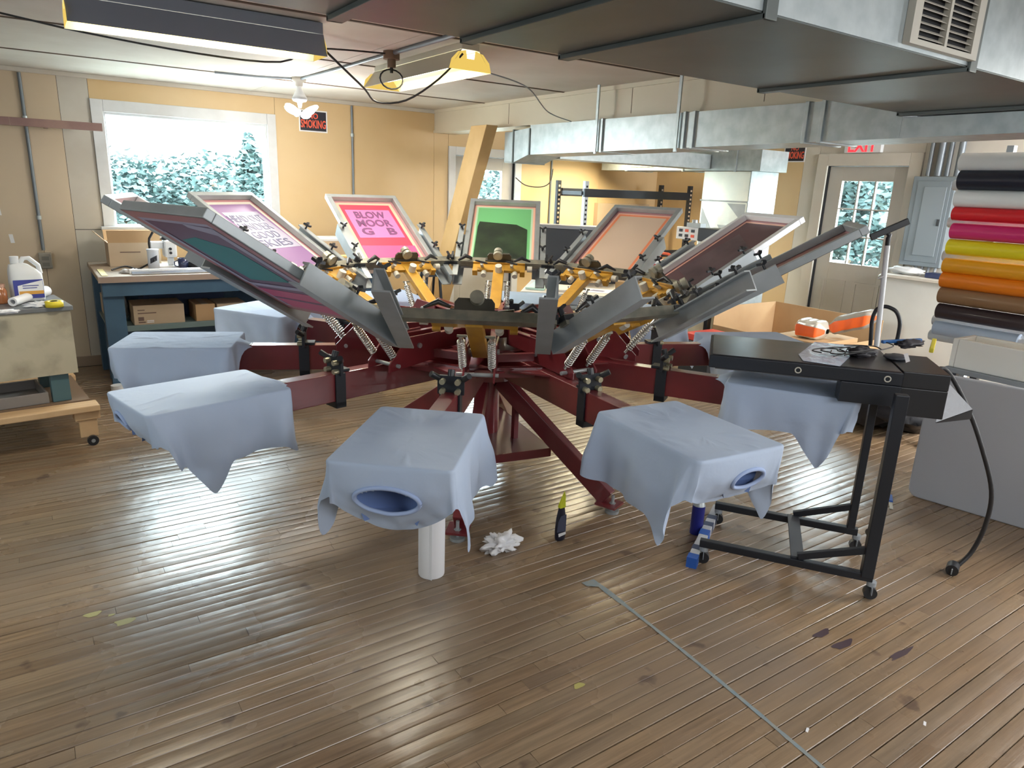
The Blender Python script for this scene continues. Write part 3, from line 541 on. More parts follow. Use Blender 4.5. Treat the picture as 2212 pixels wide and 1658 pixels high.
for k in range(10):
    for r, z, h, w in ((0.60, 0.776, 0.05, 0.012),):
        a0 = radial(k, PA, r) - PC; a1 = radial(k + 1, PA, r) - PC
        MB().bar(a0 + Vector((0, 0, z)), a1 + Vector((0, 0, z)), w, h).bar(a0 + Vector((0, 0, z + h / 2)), a1 + Vector((0, 0, z + h / 2)), 0.035, 0.008).build('ring_bar', RED, press, world=False)
# upper carousel
MB().lathe([(0.001, 0.872), (0.19, 0.872), (0.24, 0.885), (0.275, 0.955), (0.268, 0.957), (0.232, 0.893), (0.19, 0.884), (0.001, 0.884)], n=36).build('upper_hub', RED, press, world=False)
MB().cyl((0, 0, 0.884), (0, 0, 0.96), 0.055, 20).build('upper_spindle', BLACKS, press, world=False)
T0r, T0z, TA = 1.06, 1.045, math.radians(32)
def TT(u, s, w): return (T0r + u * math.cos(TA) - w * math.sin(TA), s, T0z + u * math.sin(TA) + w * math.cos(TA))
def tbox(mb, u0, u1, s0, s1, w0, w1):
    v = [TT(u, s, w) for u in (u0, u1) for s in (s0, s1) for w in (w0, w1)]
    return mb.add(v, [(0, 1, 3, 2), (4, 6, 7, 5), (0, 4, 5, 1), (2, 3, 7, 6), (0, 2, 6, 4), (1, 5, 7, 3)])
def make_head():
    spoke = MB()
    for s in (-1, 1): spoke.bar((0.262, s * 0.045, 0.895), (0.72, s * 0.060, 0.895), 0.010, 0.085, ).bar((0.285, s * 0.045, 0.940), (0.62, s * 0.058, 0.940), 0.030, 0.007)
    spoke.slab([(0.50, -0.067, 0.82), (0.86, -0.067, 0.80), (0.86, -0.067, 0.835), (0.74, -0.067, 0.955), (0.50, -0.067, 0.955)], 0.009).slab([(0.50, 0.076, 0.82), (0.86, 0.076, 0.80), (0.86, 0.076, 0.835), (0.74, 0.076, 0.955), (0.50, 0.076, 0.955)], 0.009)
    h = spoke.build('print_head', RED, press, 0.0015, world=False)
    MB().cyl((0.66, -0.095, 0.905), (0.66, 0.095, 0.905), 0.013, 10).cyl((0.81, -0.10, 0.826), (0.81, 0.10, 0.826), 0.010, 8).cyl((0.56, -0.078, 0.86), (0.56, 0.078, 0.86), 0.009, 8).build('pivot_bolt', ALU, h, world=False)
    y = MB().bar((0.63, 0, 0.885), (1.075, 0, 1.125), 0.075, 0.042)
    y.build('lift_arm', YEL, h, 0.003, world=False)
    y = MB(); tbox(y, -0.01, 0.055, -0.185, 0.185, 0.058, 0.080); tbox(y, 0.055, 0.062, -0.185, 0.185, 0.05, 0.095)
    tbox(y, -0.035, -0.011, 0.15, 0.185, 0.045, 0.09); tbox(y, -0.035, -0.011, -0.185, -0.15, 0.045, 0.09); y.build('tilt_bracket', YEL, h, 0.002, world=False)
    for p_, q_, r_ in [(TT(-0.05, s, 0.06), TT(-0.012, s, 0.06), 0.019) for s in (-0.115, 0.105)] + [(TT(0.02, -0.20, 0.075), TT(0.02, -0.235, 0.075), 0.021), ((0.99, 0, 1.10), (0.965, 0, 1.145), 0.024), (TT(0.025, -0.09, 0.081), TT(0.0, -0.09, 0.125), 0.012), (TT(0.025, 0.12, 0.081), TT(0.0, 0.12, 0.125), 0.012)]:
        MB().cyl(p_, q_, r_, 14).build('adjuster', KNOB, h, world=False)
    for p_, q_ in ((TT(0.0, -0.13, 0.13), TT(0.02, -0.05, 0.135)), (TT(0.0, 0.08, 0.13), TT(0.02, 0.165, 0.135))): MB().bar(p_, q_, 0.018, 0.010).build('lever', BLACKP, h, world=False)
    y = MB(); tbox(y, 0.065, 0.115, -0.345, 0.345, 0.045, 0.090); tbox(y, 0.062, 0.064, -0.345, 0.345, 0.055, 0.06); y.build('cross_bar', ALUD, h, 0.003, world=False)
    y = MB(); tbox(y, 0.07, 0.10, -0.10, 0.10, 0.091, 0.10)
    y.add([TT(0.078, s, w) for s, w in ((-0.085, .10), (0.085, .10), (0.085, .135), (0.07, .155), (-0.07, .155), (-0.085, .135))] + [TT(0.090, s, w) for s, w in ((-0.085, .10), (0.085, .10), (0.085, .135), (0.07, .155), (-0.07, .155), (-0.085, .135))],
          [(0, 1, 2, 3, 4, 5), (11, 10, 9, 8, 7, 6)] + [(i, 6 + i, 6 + (i + 1) % 6, (i + 1) % 6) for i in range(6)]); y.build('centre_clamp', mat('dark_bronze', (0.09, 0.085, 0.07), 0.45, 0.4), h, 0.001, world=False)
    MB().cyl(TT(0.055, 0.01, 0.15), TT(0.077, 0.01, 0.15), 0.033, 18).cyl(TT(0.091, 0.01, 0.15), TT(0.12, 0.01, 0.15), 0.030, 18).build('hand_knob', KHAKI, h, world=False)
    MB().tube([TT(0.02, -0.11, 0.14), TT(0.05, -0.16, 0.15), TT(0.05, -0.22, 0.12)], [0.008, 0.014, 0.006], 8).build('cam_lever', BLACKP, h, world=False)
    MB().tube([TT(0.09, 0.20, 0.1), TT(0.07, 0.24, 0.135), TT(0.06, 0.29, 0.10)], [0.010, 0.016, 0.008], 8).build('cam_lever', BLACKP, h, world=False)
    for s in (-1, 1):
        y = MB(); a, c = sorted((s * 0.322, s * 0.329)); tbox(y, -0.055, 0.54, a, c, -0.03, 0.062)
        a, c = sorted((s * 0.290, s * 0.322)); tbox(y, -0.055, 0.54, a, c, 0.055, 0.062)
        a, c = sorted((s * 0.262, s * 0.322)); tbox(y, -0.055, 0.54, a, c, -0.03, -0.023)
        ch = y.build('side_channel', (ALU if s > 0 else ALU), h, world=False)
        for u in (0.26, 0.49):
            kn = MB(); kn.cyl(TT(u, s * 0.305, 0.062), TT(u, s * 0.305, 0.095), 0.006, 8)
            for j in range(3): a = 2 * PI * j / 3 + s; kn.bar(TT(u, s * 0.305, 0.09), TT(u + 0.026 * math.cos(a), s * 0.305 + 0.026 * math.sin(a), 0.098), 0.018, 0.012)
            kn.build('star_knob', BLACKP, h, world=False)
        e = MB(); tbox(e, 0.06, 0.12, min(s * 0.30, s * 0.352), max(s * 0.30, s * 0.352), 0.063, 0.085); e.cyl(TT(0.09, s * 0.335, 0.085), TT(0.09, s * 0.335, 0.125), 0.012, 8); e.bar(TT(0.06, s * 0.335, 0.12), TT(0.125, s * 0.335, 0.125), 0.014, 0.010); e.build('channel_clamp', BLACKP, h, world=False)
        # springs, coils as one swept wire
        p0 = Vector((0.945, s * 0.068, 1.035)); p1 = Vector((0.80, s * 0.068, 0.845)); ax = (p1 - p0).normalized(); n1 = ax.cross(Vector((0, 1, 0))).normalized(); n2 = Vector((0, 1, 0)); pts = []
        turns = 14
        for i in range(turns * 10 + 1):
            f_ = i / (turns * 10); pts.append(p0 + (p1 - p0) * (0.12 + 0.76 * f_) + (n1 * math.cos(i * 2 * PI / 10) + n2 * math.sin(i * 2 * PI / 10)) * 0.0170)
        MB().tube(pts, 0.0036, 6, False).cyl(p0, p0 + ax * 0.035, 0.011, 8).cyl(p1 - ax * 0.035, p1, 0.009, 8).cyl(p0 + ax * 0.03, p1 - ax * 0.03, 0.004, 6).build('spring', CHROME, h, world=False)
        MB().bar((0.945, 0.04 * s, 1.037), (0.945, s * 0.085, 1.037), 0.010, 0.010).build('spring_hanger', ALUD, h, world=False)
    return h
head0 = make_head(); HOFF = {2: 2.5, 9: 1.0, 3: 1.5}
for k in range(10):
    o = head0 if k == 0 else dup(head0, press)
    o.rotation_euler = (0, 0, math.radians(HA + 36 * k + HOFF.get(k, 0)))
for k in range(10):
    a0 = radial(k, HA, 0.55, 0.075) - PC; a1 = radial(k + 1, HA, 0.55, -0.075) - PC
    MB().bar(a0 + Vector((0, 0, 0.845)), a1 + Vector((0, 0, 0.845)), 0.010, 0.035).bar(a0 + Vector((0, 0, 0.866)), a1 + Vector((0, 0, 0.866)), 0.03, 0.006).build('ring_bar', RED, press, world=False)

# ------------------------------------------------------------------ screens held in the heads
U0, U1, HW = 0.10, 0.945, 0.281
def smesh(name, layers, w, parent):
    """mesh sheet as nested rectangles: layers = [(u0,u1,s0,s1,material)], outermost first"""
    mb = MB(); mats_ = []
    for i, (u0, u1, s0, s1, m) in enumerate(layers):
        mats_.append(m); mb.mi = i
        if i + 1 < len(layers):
            a0, a1, c0, c1 = layers[i + 1][:4]
            o = [TT(u0, s0, w), TT(u1, s0, w), TT(u1, s1, w), TT(u0, s1, w)]; n = [TT(a0, c0, w), TT(a1, c0, w), TT(a1, c1, w), TT(a0, c1, w)]
            mb.add(o + n, [(0, 1, 5, 4), (1, 2, 6, 5), (2, 3, 7, 6), (3, 0, 4, 7)])
        else: mb.add([TT(u0, s0, w), TT(u1, s0, w), TT(u1, s1, w), TT(u0, s1, w)], [(0, 1, 2, 3)])
    return mb.build(name, mats_, parent, world=False)
def cl(n, c, r=0.45): return mat(n, c, r)
MAUVE = cl('mauve_tape', (0.42, 0.20, 0.22)); PEACH = cl('peach_mesh', (0.80, 0.45, 0.34)); PALE = cl('pale_mesh', (0.70, 0.62, 0.52))
def screen(k, label, mid, extras=None, frame_m=None, cat='screen'):
    t = thing('print_screen', label, 'print screen', PC, math.radians(HA + 36 * k + HOFF.get(k, 0)), 'framed printing screens held in the press heads')
    b = MB(); fw = 0.036; W1 = 0.038
    tbox(b, U0, U0 + fw, -HW, HW, 0, W1); tbox(b, U1 - fw, U1, -HW, HW, 0, W1); tbox(b, U0 + fw, U1 - fw, -HW, -HW + fw, 0, W1); tbox(b, U0 + fw, U1 - fw, HW - fw, HW, 0, W1)
    b.build('frame', frame_m or ALU, t, 0.003, world=False)
    smesh('mesh_sheet', [(U0 + .005, U1 - .005, -HW + .005, HW - .005, MAUVE)] + mid, -0.0012, t)
    if extras: extras(t)
    return t
def lay(u0, u1, s0, s1, m): return (u0, u1, s0, s1, m)
full = lambda d, m: (U0 + .036 + d, U1 - .036 - d, -HW + .036 + d, HW - .036 - d, m)
def patch(name, pts, w, m, t, th=0.0006): MB().slab([TT(u, s, w) for u, s in pts], th).build(name, m, t, world=False)
PURP = cl('purple_emulsion', (0.25, 0.13, 0.30)); LILAC = cl('lilac_cream_tape', (0.60, 0.56, 0.50))
def ex_c(t):
    patch('frosted_area', [(0.40, -0.19), (0.78, -0.17), (0.78, 0.15), (0.40, 0.16)], 0.0, cl('frosted_stencil', (0.40, 0.38, 0.50)), t)
    for r in range(4):
        u = 0.71 - r * 0.085
        text('stencil_line', ('HEAD OUT', 'UNDER', 'GOOD', 'SKIES')[r], 0.125, cl('stencil_ink', (0.10, 0.10, 0.20)), t, frame_mtx(TT(u, 0, 0.0012), (0, -1, 0), Vector(TT(1, 0, 0)) - Vector(TT(0, 0, 0))), 0.0008, world=False, fit=((0.30, 0.28, 0.24, 0.29)[r], 0.070), bold=0.004)
RX = cl('red_emulsion', (0.72, 0.05, 0.10)); PK = cl('hot_pink_ink', (0.75, 0.09, 0.25)); PKL = cl('orchid_stencil', (0.66, 0.18, 0.42)); TXD = cl('orchid_letters', (0.17, 0.06, 0.16))
def ex_d(t):
    patch('stencil_area', [(0.46, -0.175), (0.80, -0.175), (0.80, 0.175), (0.46, 0.175)], 0.0, PKL, t)
    for r, line in enumerate(('BLOW', 'MOOR', 'G   B')): text('stencil_line', line, 0.145, TXD, t, frame_mtx(TT(0.735 - r * 0.10, 0, 0.0012), (0, -1, 0), Vector(TT(1, 0, 0)) - Vector(TT(0, 0, 0))), 0.0008, world=False, fit=((0.24, 0.27, 0.27)[r], 0.085), bold=0.035)
    patch('ink_pool', [(0.15, -0.20), (0.36, -0.21), (0.37, 0.20), (0.15, 0.20)], 0.0008, PK, t, 0.002)
GR = cl('green_emulsion', (0.16, 0.48, 0.20)); BKI = mat('black_ink', (0.02, 0.03, 0.022), 0.3, col2=(0.04, 0.07, 0.035), nscale=5); MINT = cl('mint_mesh', (0.45, 0.62, 0.45))
def ex_e(t): patch('ink_pool', [(0.16, -0.19), (0.60, -0.185), (0.66, -0.10), (0.685, 0.19), (0.62, 0.20), (0.16, 0.205)], 0.0012, BKI, t, 0.002)
def ex_g(t): patch('ink_smear', [(0.2, -0.15), (0.6, -0.2), (0.75, 0.12), (0.3, 0.18)], 0.0012, mat('smoky_ink', (0.05, 0.028, 0.035), 0.35, col2=(0.10, 0.06, 0.07)), t)
TEAL = cl('teal_ink', (0.02, 0.23, 0.24)); LTAPE = cl('pale_violet_tape', (0.38, 0.36, 0.50)); MPINK = cl('magenta_ink', (0.55, 0.10, 0.22)); PLUM = cl('plum_mesh', (0.17, 0.10, 0.17))
def ex_b(t):
    patch('teal_area', [(0.42, -0.15), (0.46, 0.16), (0.72, 0.14), (0.78, -0.02), (0.74, -0.17)], -0.0022, TEAL, t)
    patch('tape_strip', [(0.38, -0.24), (0.80, -0.21), (0.80, -0.19), (0.38, -0.205)], -0.003, LTAPE, t)
    patch('tape_strip', [(0.36, 0.20), (0.82, 0.19), (0.86, 0.06), (0.885, 0.06), (0.87, 0.23), (0.36, 0.235)], -0.003, LTAPE, t)
    patch('tape_strip', [(0.36, -0.22), (0.385, -0.22), (0.42, 0.22), (0.39, 0.23)], -0.0034, LTAPE, t)
    patch('magenta_area', [(0.15, -0.19), (0.33, -0.22), (0.35, 0.17), (0.15, 0.20)], -0.0022, MPINK, t)
    patch('plum_streak', [(0.24, -0.2), (0.255, -0.2), (0.27, 0.16), (0.25, 0.16)], -0.0032, PLUM, t)
screen(9, 'screen tilted towards camera at left, underside with teal patch and pink ink', [full(0.012, LTAPE), full(0.03, PLUM)], ex_b)
screen(8, 'small visible screen corner poking up behind the teal one before the window', [full(0.02, MAUVE)])
screen(7, 'purple edged screen with white block lettering stencil in front of the window', [full(0.02, LILAC), full(0.045, PURP)], ex_c)
screen(6, 'hot pink and red screen with orchid BLOW lettering', [full(0.02, PEACH), full(0.045, RX)], ex_d)
screen(5, 'screen with green emulsion and a large black ink pool', [full(0.004, PEACH), full(0.02, MINT), full(0.035, GR)], ex_e)
screen(4, 'clean beige screen with orange taped border', [full(0.02, PEACH), full(0.035, cl('orange_tape', (0.80, 0.25, 0.12))), full(0.055, mat('beige_emulsion', (0.62, 0.47, 0.36), 0.35))])
screen(3, 'dark smoky brown screen in a bright frame before the exit door', [full(0.015, PEACH), full(0.03, cl('dark_brown_emulsion', (0.10, 0.05, 0.055)))], ex_g, mat('bright_aluminium', (0.80, 0.81, 0.82), 0.35, 0.2))
screen(2, 'edge on screen with orange stripe reaching over the black dryer', [full(0.01, cl('rust_brown_emulsion', (0.20, 0.09, 0.07)))], lambda t: patch('orange_stripe', [(0.45, -0.245), (0.86, -0.245), (0.86, -0.205), (0.45, -0.215)], 0.0015, cl('orange_tape', (0.80, 0.25, 0.12)), t))

# ------------------------------------------------------------------ shirts pulled over the platens
LX, HY = 0.575, 0.202
def shirt(k, label, seed, sides, end=(0.10, 0.20), hole=(0.0, 0.11, 0.10, 0.042), flap=(0.22, 0.24)):
    """sides = ((base, peaks) for -y, then +y); end = outer drop at corners and centre; flap = inner drops at -y and +y"""
    rnd = random.Random(seed); x0 = 1.378
    t = thing('tshirt', label, 't-shirt', radial(k, PA, x0) + Vector((0, 0, 0.822)), math.radians(PA + 36 * k), 'pale blue t-shirts on the press platens')
    R = 0.016; out = []
    def arc(cx_, cy_, a0):
        for i in range(6): a = math.radians(a0 + 90 * i / 5); out.append((cx_ + R * math.cos(a), cy_ + R * math.sin(a), math.cos(a), math.sin(a)))
    def edge(xa, ya, xb, yb, nx_, ny_, n):
        for i in range(1, n): f_ = i / n; out.append((xa + (xb - xa) * f_, ya + (yb - ya) * f_, nx_, ny_))
    arc(LX - R, -HY + R, -90); edge(LX, -HY + R, LX, HY - R, 1, 0, 48); arc(LX - R, HY - R, 0); edge(LX - R, HY, R, HY, 0, 1, 66); arc(R, HY - R, 90)
    edge(0, HY - R, 0, -HY + R, -1, 0, 44); arc(R, -HY + R, 180); edge(R, -HY, LX - R, -HY, 0, -1, 66)
    N_ = len(out); ph = [rnd.uniform(0, 6) for _ in range(8)]; M_ = 27; K_ = 14; rowt = [0, 0.012] + [0.04 + 0.96 * i / 25 for i in range(26)]
    sm = lambda a, b, x: (lambda q: q * q * (3 - 2 * q))(min(1, max(0, (x - a) / (b - a))))
    def drop(x, y, nx_, ny_):
        side = 1 if y > 0 else 0
        dend = end[0] + (end[1] - end[0]) * max(0, 1 - (y / HY) ** 2) ** 0.8
        dinn = 0.03 + (flap[side] - 0.03) * sm(0.05, 0.12, abs(y))
        if nx_ > 0.75: return dend
        if nx_ < -0.75: return dinn
        base, pk = sides[side]; d = base + 0.008 * math.sin(x * 16 + ph[0])
        for xp, dp, sl in pk: d = max(d, dp - abs(x - xp) * sl)
        d = d * (1 - sm(0.50, LX, x)) + end[0] * sm(0.50, LX, x)
        return d * sm(-0.02, 0.07, x) + dinn * (1 - sm(-0.02, 0.07, x))
    dr = [drop(*o) for o in out]
    for _ in range(3): dr = [(dr[i - 1] + dr[i] * 4 + dr[(i + 1) % N_]) / 6 for i in range(N_)]
    f1, f2 = rnd.uniform(17, 24), rnd.uniform(36, 50)
    per = [0.0]
    for i in range(N_): per.append(per[-1] + math.hypot(out[(i + 1) % N_][0] - out[i][0], out[(i + 1) % N_][1] - out[i][1]))
    def surf(i, tt):
        x, y, nx_, ny_ = out[i % N_]; D = dr[i % N_]; s_ = per[i % N_]; g = D * tt
        sidew = abs(ny_) ** 4; outw = max(0, nx_) ** 4; inw = max(0, -nx_) ** 4
        # cones of cloth hanging from the corners and soft vertical pleats
        cone = math.exp(-((x - 0.02) / 0.07) ** 2) + 0.8 * math.exp(-((x - LX + 0.05) / 0.08) ** 2)
        pl = math.sin(s_ * f1 + ph[1] + 1.5 * nz(s_ * 3, g * 4, seed)) * 0.014 + math.sin(s_ * f2 + ph[2] + 2.0 * nz(s_ * 5, g * 6, seed + 1)) * 0.007
        fold = (pl * (0.5 + 1.1 * cone) * sidew + 0.006 * nz(s_ * 12, g * 14, seed + 2)) * min(1, tt * 1.25) * min(1.3, D / 0.2)
        o_ = 0.004 + 0.004 * min(1, g / 0.006) + 0.02 * cone * sidew * tt + 0.05 * g * sidew + fold
        px_, py_ = x + nx_ * o_, y + ny_ * o_; pz = -D * tt
        if outw > 0.2: bul = (1 - (y / HY) ** 2); px_ += outw * (0.020 * math.sin(min(1, tt * 1.1) * PI) * bul - 0.055 * tt ** 2 * bul - 0.03 * tt); fold2 = 0.008 * nz(y * 20, g * 18, seed + 5) * tt; px_ += fold2
        if sidew > 0.2: px_ -= 0.30 * max(0, x - 0.44) * tt * 1.0
        if inw > 0.2:
            w_ = math.exp(-(y / 0.055) ** 4); px_ -= 0.085 * w_ * min(1, tt * 1.0); pz = pz * 1.0 - 0.004 * tt
            px_ -= 0.02 * math.sin(y * 40 + ph[4]) * tt * (1 - w_) * 0.6 + 0.015 * (1 - w_) * tt
        zc = 0.0035 * (1 - min(1, g / 0.006))
        return Vector((px_, py_, pz + 0.0035))
    def topz(x, y):
        e = min(1, 14 * min(x, LX - x, y + HY, HY - y) / 0.2 + 0.05)
        a_ = nz(x * 7 + y * 16 + seed, y * 30 - x * 9, 3.1); b_ = nz(x * 20 - y * 8, y * 12 + seed, 7.7)
        return 0.0042 + (max(0, a_ - 0.22) * 0.009 + max(0, b_ - 0.30) * 0.006) * e + 0.0015 * nz(x * 4, y * 4, seed)
    mb = MB(); vs = []; W_ = K_ + M_ + 1
    for i in range(N_):
        x, y, nx_, ny_ = out[i]; ax_ = min(max(x, 0.20), LX - 0.20); x_e, y_e = x + nx_ * 0.001, y + ny_ * 0.001
        for j in range(K_): f_ = (0.0, 0.12, 0.24, 0.36, 0.47, 0.57, 0.66, 0.74, 0.81, 0.87, 0.92, 0.955, 0.98, 0.994)[j]; vx, vy = ax_ + (x_e - ax_) * f_, y_e * f_; vs.append((vx, vy, topz(vx, vy)))
        for j in range(M_ + 1): vs.append(surf(i, rowt[j]))
    hy, hz, ha, hb = hole; fs = []
    def inh(i, j):
        x, y, nx_, ny_ = out[i % N_]; return nx_ > 0.75 and ((y - hy) / ha) ** 2 + ((dr[i % N_] * max(0, (j - 2) / 25) - hz) / hb) ** 2 < 1
    for i in range(N_):
        for j in range(W_ - 1):
            jj = j - K_
            if ha and jj >= 0 and inh(i, jj + .5) and inh(i + 1, jj + .5): continue
            a = i * W_ + j; b_ = ((i + 1) % N_) * W_ + j; fs.append((a, b_, b_ + 1, a + 1))
    mb.add(vs, fs, True); mb.build('cloth', SHIRT, t, world=False)
    if ha:
        ring = []; idx = [i for i in range(N_) if out[i][2] > 0.75]
        for q in range(41):
            a = 2 * PI * q / 40; y = hy + ha * 1.0 * math.cos(a); g = hz + hb * 1.0 * math.sin(a)
            i = min(idx, key=lambda i: abs(out[i][1] - y)); p_ = surf(i, min(0.98, g / dr[i])); p_.y = y; ring.append(p_ + Vector((0.002, 0, 0)))
        MB().tube(ring, 0.0075, 8, False).build('collar', RIB, t, world=False)
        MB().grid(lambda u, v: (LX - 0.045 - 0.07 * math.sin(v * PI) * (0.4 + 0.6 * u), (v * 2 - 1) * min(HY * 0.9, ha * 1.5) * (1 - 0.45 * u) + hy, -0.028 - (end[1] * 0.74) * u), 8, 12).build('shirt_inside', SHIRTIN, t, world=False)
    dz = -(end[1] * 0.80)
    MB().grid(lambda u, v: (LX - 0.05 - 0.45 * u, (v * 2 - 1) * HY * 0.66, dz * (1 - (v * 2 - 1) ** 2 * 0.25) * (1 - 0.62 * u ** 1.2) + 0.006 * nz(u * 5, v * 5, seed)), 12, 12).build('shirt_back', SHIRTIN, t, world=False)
S_ = lambda b, *pk: (b, pk)
shirt(0, 'pale blue t-shirt on the front centre platen, oval neck hole towards camera', 3, (S_(0.20, (0.50, 0.33, 1.5), (0.05, 0.22, 1.2)), S_(0.25, (0.50, 0.34, 1.3), (0.08, 0.27, 1.0))), (0.14, 0.26), (-0.01, 0.125, 0.108, 0.052), (0.14, 0.20))
shirt(1, 'pale blue t-shirt on the platen beside the black dryer stand, dark oval neck hole', 11, (S_(0.27, (0.44, 0.38, 1.3)), S_(0.24, (0.50, 0.36, 1.5))), (0.15, 0.21), (0.045, 0.105, 0.075, 0.040), (0.24, 0.24))
shirt(9, 'pale blue t-shirt on the front left platen, hanging to a sharp point', 5, (S_(0.2, (0.4, 0.3, 1.2)), S_(0.235, (0.36, 0.37, 1.5))), (0.12, 0.185), (-0.06, 0.085, 0.060, 0.034), (0.24, 0.28))
shirt(8, 'pale blue t-shirt on the left platen in front of the blue bench', 8, (S_(0.2, (0.4, 0.25, 1.2)), S_(0.27, (0.30, 0.29, 0.9))), (0.15, 0.2), (0, 0.09, 0.0, 0.0), (0.2, 0.26))
shirt(7, 'pale blue t-shirt on the platen under the pink screens at back left', 13, (S_(0.2, (0.4, 0.24, 1.2)), S_(0.22, (0.38, 0.24, 0.9))), (0.15, 0.19), (0, 0.09, 0.0, 0.0), (0.2, 0.24))
shirt(6, 'pale blue t-shirt glimpsed behind the left arm of the yellow heads', 17, (S_(0.2), S_(0.2)), (0.12, 0.16), (0, 0.09, 0.0, 0.0))
shirt(5, 'pale blue t-shirt on the rear platen below the green screen', 19, (S_(0.2), S_(0.2)), (0.12, 0.16), (0, 0.09, 0.0, 0.0))
shirt(4, 'pale blue t-shirt on the rear right platen below the beige screen', 23, (S_(0.22, (0.45, 0.24, 1.0)), S_(0.2)), (0.13, 0.18), (0, 0.09, 0.0, 0.0), (0.24, 0.2))
shirt(3, 'pale blue t-shirt partly hidden under the black dryer head, beside the cardboard bin', 29, (S_(0.22, (0.45, 0.24, 1.2)), S_(0.2)), (0.13, 0.18), (0, 0.09, 0.0, 0.0), (0.26, 0.22))
shirt(2, 'pale blue t-shirt hanging to a point below the black dryer head', 31, (S_(0.20, (0.44, 0.34, 1.25)), S_(0.2)), (0.14, 0.2), (0, 0.09, 0.0, 0.0), (0.24, 0.2))
# ================================================================== everything around the press
def ray(x, y): return FW + RT * ((x - CX) / FPX) - UP * ((y - CY) / FPX)
def AZ(x, y, z=0.0): d = ray(x, y); return EYE + d * ((z - EYE.z) / d.z)
def AX(x, y, v): d = ray(x, y); return EYE + d * (v / d.x)
def AY(x, y, v): d = ray(x, y); return EYE + d * (v / d.y)
def AP(x, y, p): n = Vector((p[0], p[1], 0)).normalized(); d = ray(x, y); return EYE + d * ((Vector(p) - EYE).dot(n) / d.dot(n))
def blob(name, m, c, r, sc, seed, amp=0.25, parent=None, nu=22, nv=14, zmin=0.0, fr=3.0):
    def fn(u, v):
        a = 2 * PI * u; b = PI * (v - 0.5); d = Vector((math.cos(b) * math.cos(a), math.cos(b) * math.sin(a), math.sin(b)))
        k = 1 + amp * nz(d.x * fr + seed, d.y * fr, d.z * fr) * 2
        return (c[0] + r * sc[0] * d.x * k, c[1] + r * sc[1] * d.y * k, max(zmin, c[2] + r * sc[2] * d.z * k))
    return MB().grid(fn, nu, nv).build(name, m, parent)
def frustum_box(mb, x0, x1, y0, y1, z0, z1, th, bottom=True):
    mb.box(x0, x1, y0, y0 + th, z0, z1).box(x0, x1, y1 - th, y1, z0, z1).box(x0, x0 + th, y0 + th, y1 - th, z0, z1).box(x1 - th, x1, y0 + th, y1 - th, z0, z1)
    if bottom: mb.box(x0 + th, x1 - th, y0 + th, y1 - th, z0, z0 + th)
    return mb
# ---- wheeled cart at far left, standing on a timber dolly
CR = math.radians(9); c0 = Vector((0.155, 5.05, 0))
t = thing('rolling_cabinet', 'stained cream cabinet with grey top on blue legs at far left', 'cabinet', c0, CR)
MB().box(-0.85, 0.015, -0.01, 0.50, 0.845, 0.872).build('cabinet_top', mat('grey_laminate', (0.17, 0.18, 0.19), 0.4), t, 0.003, world=False)
MB().box(-0.84, 0, 0, 0.018, 0.45, 0.844).build('front_panel', CREAMP, t, world=False)
MB().box(-0.018, 0, 0.019, 0.49, 0.45, 0.844).build('side_panel', CREAMP, t, world=False)
TEALL = mat('teal_leg_paint', (0.07, 0.14, 0.16), 0.5)
for x, y in ((-0.15, 0.03), (-0.15, 0.42), (-0.78, 0.03), (-0.78, 0.42)): MB().box(x - 0.0, x + 0.10, y, y + 0.05, 0.270, 0.449 if y < .1 else 0.84).build('leg', TEALL, t, 0.003, world=False)
q = MB(); frustum_box(q, -0.68, -0.17, 0.03, 0.40, 0.270, 0.34, 0.012); q.build('lower_tray', mat('dusty_tray', (0.22, 0.20, 0.19), 0.5), t, 0.003, world=False)
t = thing('timber_dolly', 'raw pine dolly on casters carrying the cream cabinet', 'dolly', (-0.2, 5.3, 0), math.radians(6))
MB().box(-1.0, 0.40, -0.43, -0.30, 0.222, 0.262).build('rail', PINE, t, 0.006, world=False); MB().box(-1.0, 0.40, 0.40, 0.54, 0.222, 0.262).build('rail', PINE, t, 0.006, world=False)
MB().box(-0.9, 0.37, -0.295, 0.395, 0.24, 0.269).build('deck', mat('dark_deck', (0.20, 0.13, 0.08), 0.6), t, world=False)
for x in (0.28, -0.9):
    for y in (-0.40, 0.42):
        bl = MB().box(x - 0.02, x + 0.12, y, y + 0.09, 0.165, 0.221).box(x, x + 0.10, y + 0.01, y + 0.03, 0.05, 0.164).build('caster_block', PINE, t, 0.003, world=False)
        MB().cyl((x + 0.06, y - 0.028, 0.032), (x + 0.06, y - 0.004, 0.032), 0.032, 18).build('wheel', BLACKP, bl, world=False)
        MB().cyl((x + 0.06, y - 0.031, 0.032), (x + 0.06, y - 0.0285, 0.032), 0.012, 12).build('hub', ALU, bl, world=False)
# on the cabinet
TZ = 0.873
p = AZ(62, 648, TZ); t = thing('detergent_jug', 'white gallon jug with blue and orange label on the cream cabinet', 'jug', p, 0.15)
def jug(u, v):
    zz = [0, 0.004, 0.02, 0.11, 0.165, 0.195, 0.225, 0.235][min(7, int(v * 7.001))]
    w = [0.07, 0.078, 0.08, 0.08, 0.078, 0.066, 0.045, 0.02][min(7, int(v * 7.001))]; a = 2 * PI * u
    sx_ = abs(math.cos(a)) ** 0.5 * (1 if math.cos(a) > 0 else -1); sy_ = abs(math.sin(a)) ** 0.5 * (1 if math.sin(a) > 0 else -1)
    xs_ = -0.028 if zz > 0.2 else (-0.012 if zz > 0.18 else 0)
    return (xs_ + w * 1.12 * sx_, w * 0.72 * sy_, zz)
MB().grid(jug, 32, 7).build('bottle', WHITE, t, world=False)
MB().cyl((-0.045, 0, 0.233), (-0.045, 0, 0.275), 0.024, 16).build('cap', WHITE, t, world=False)
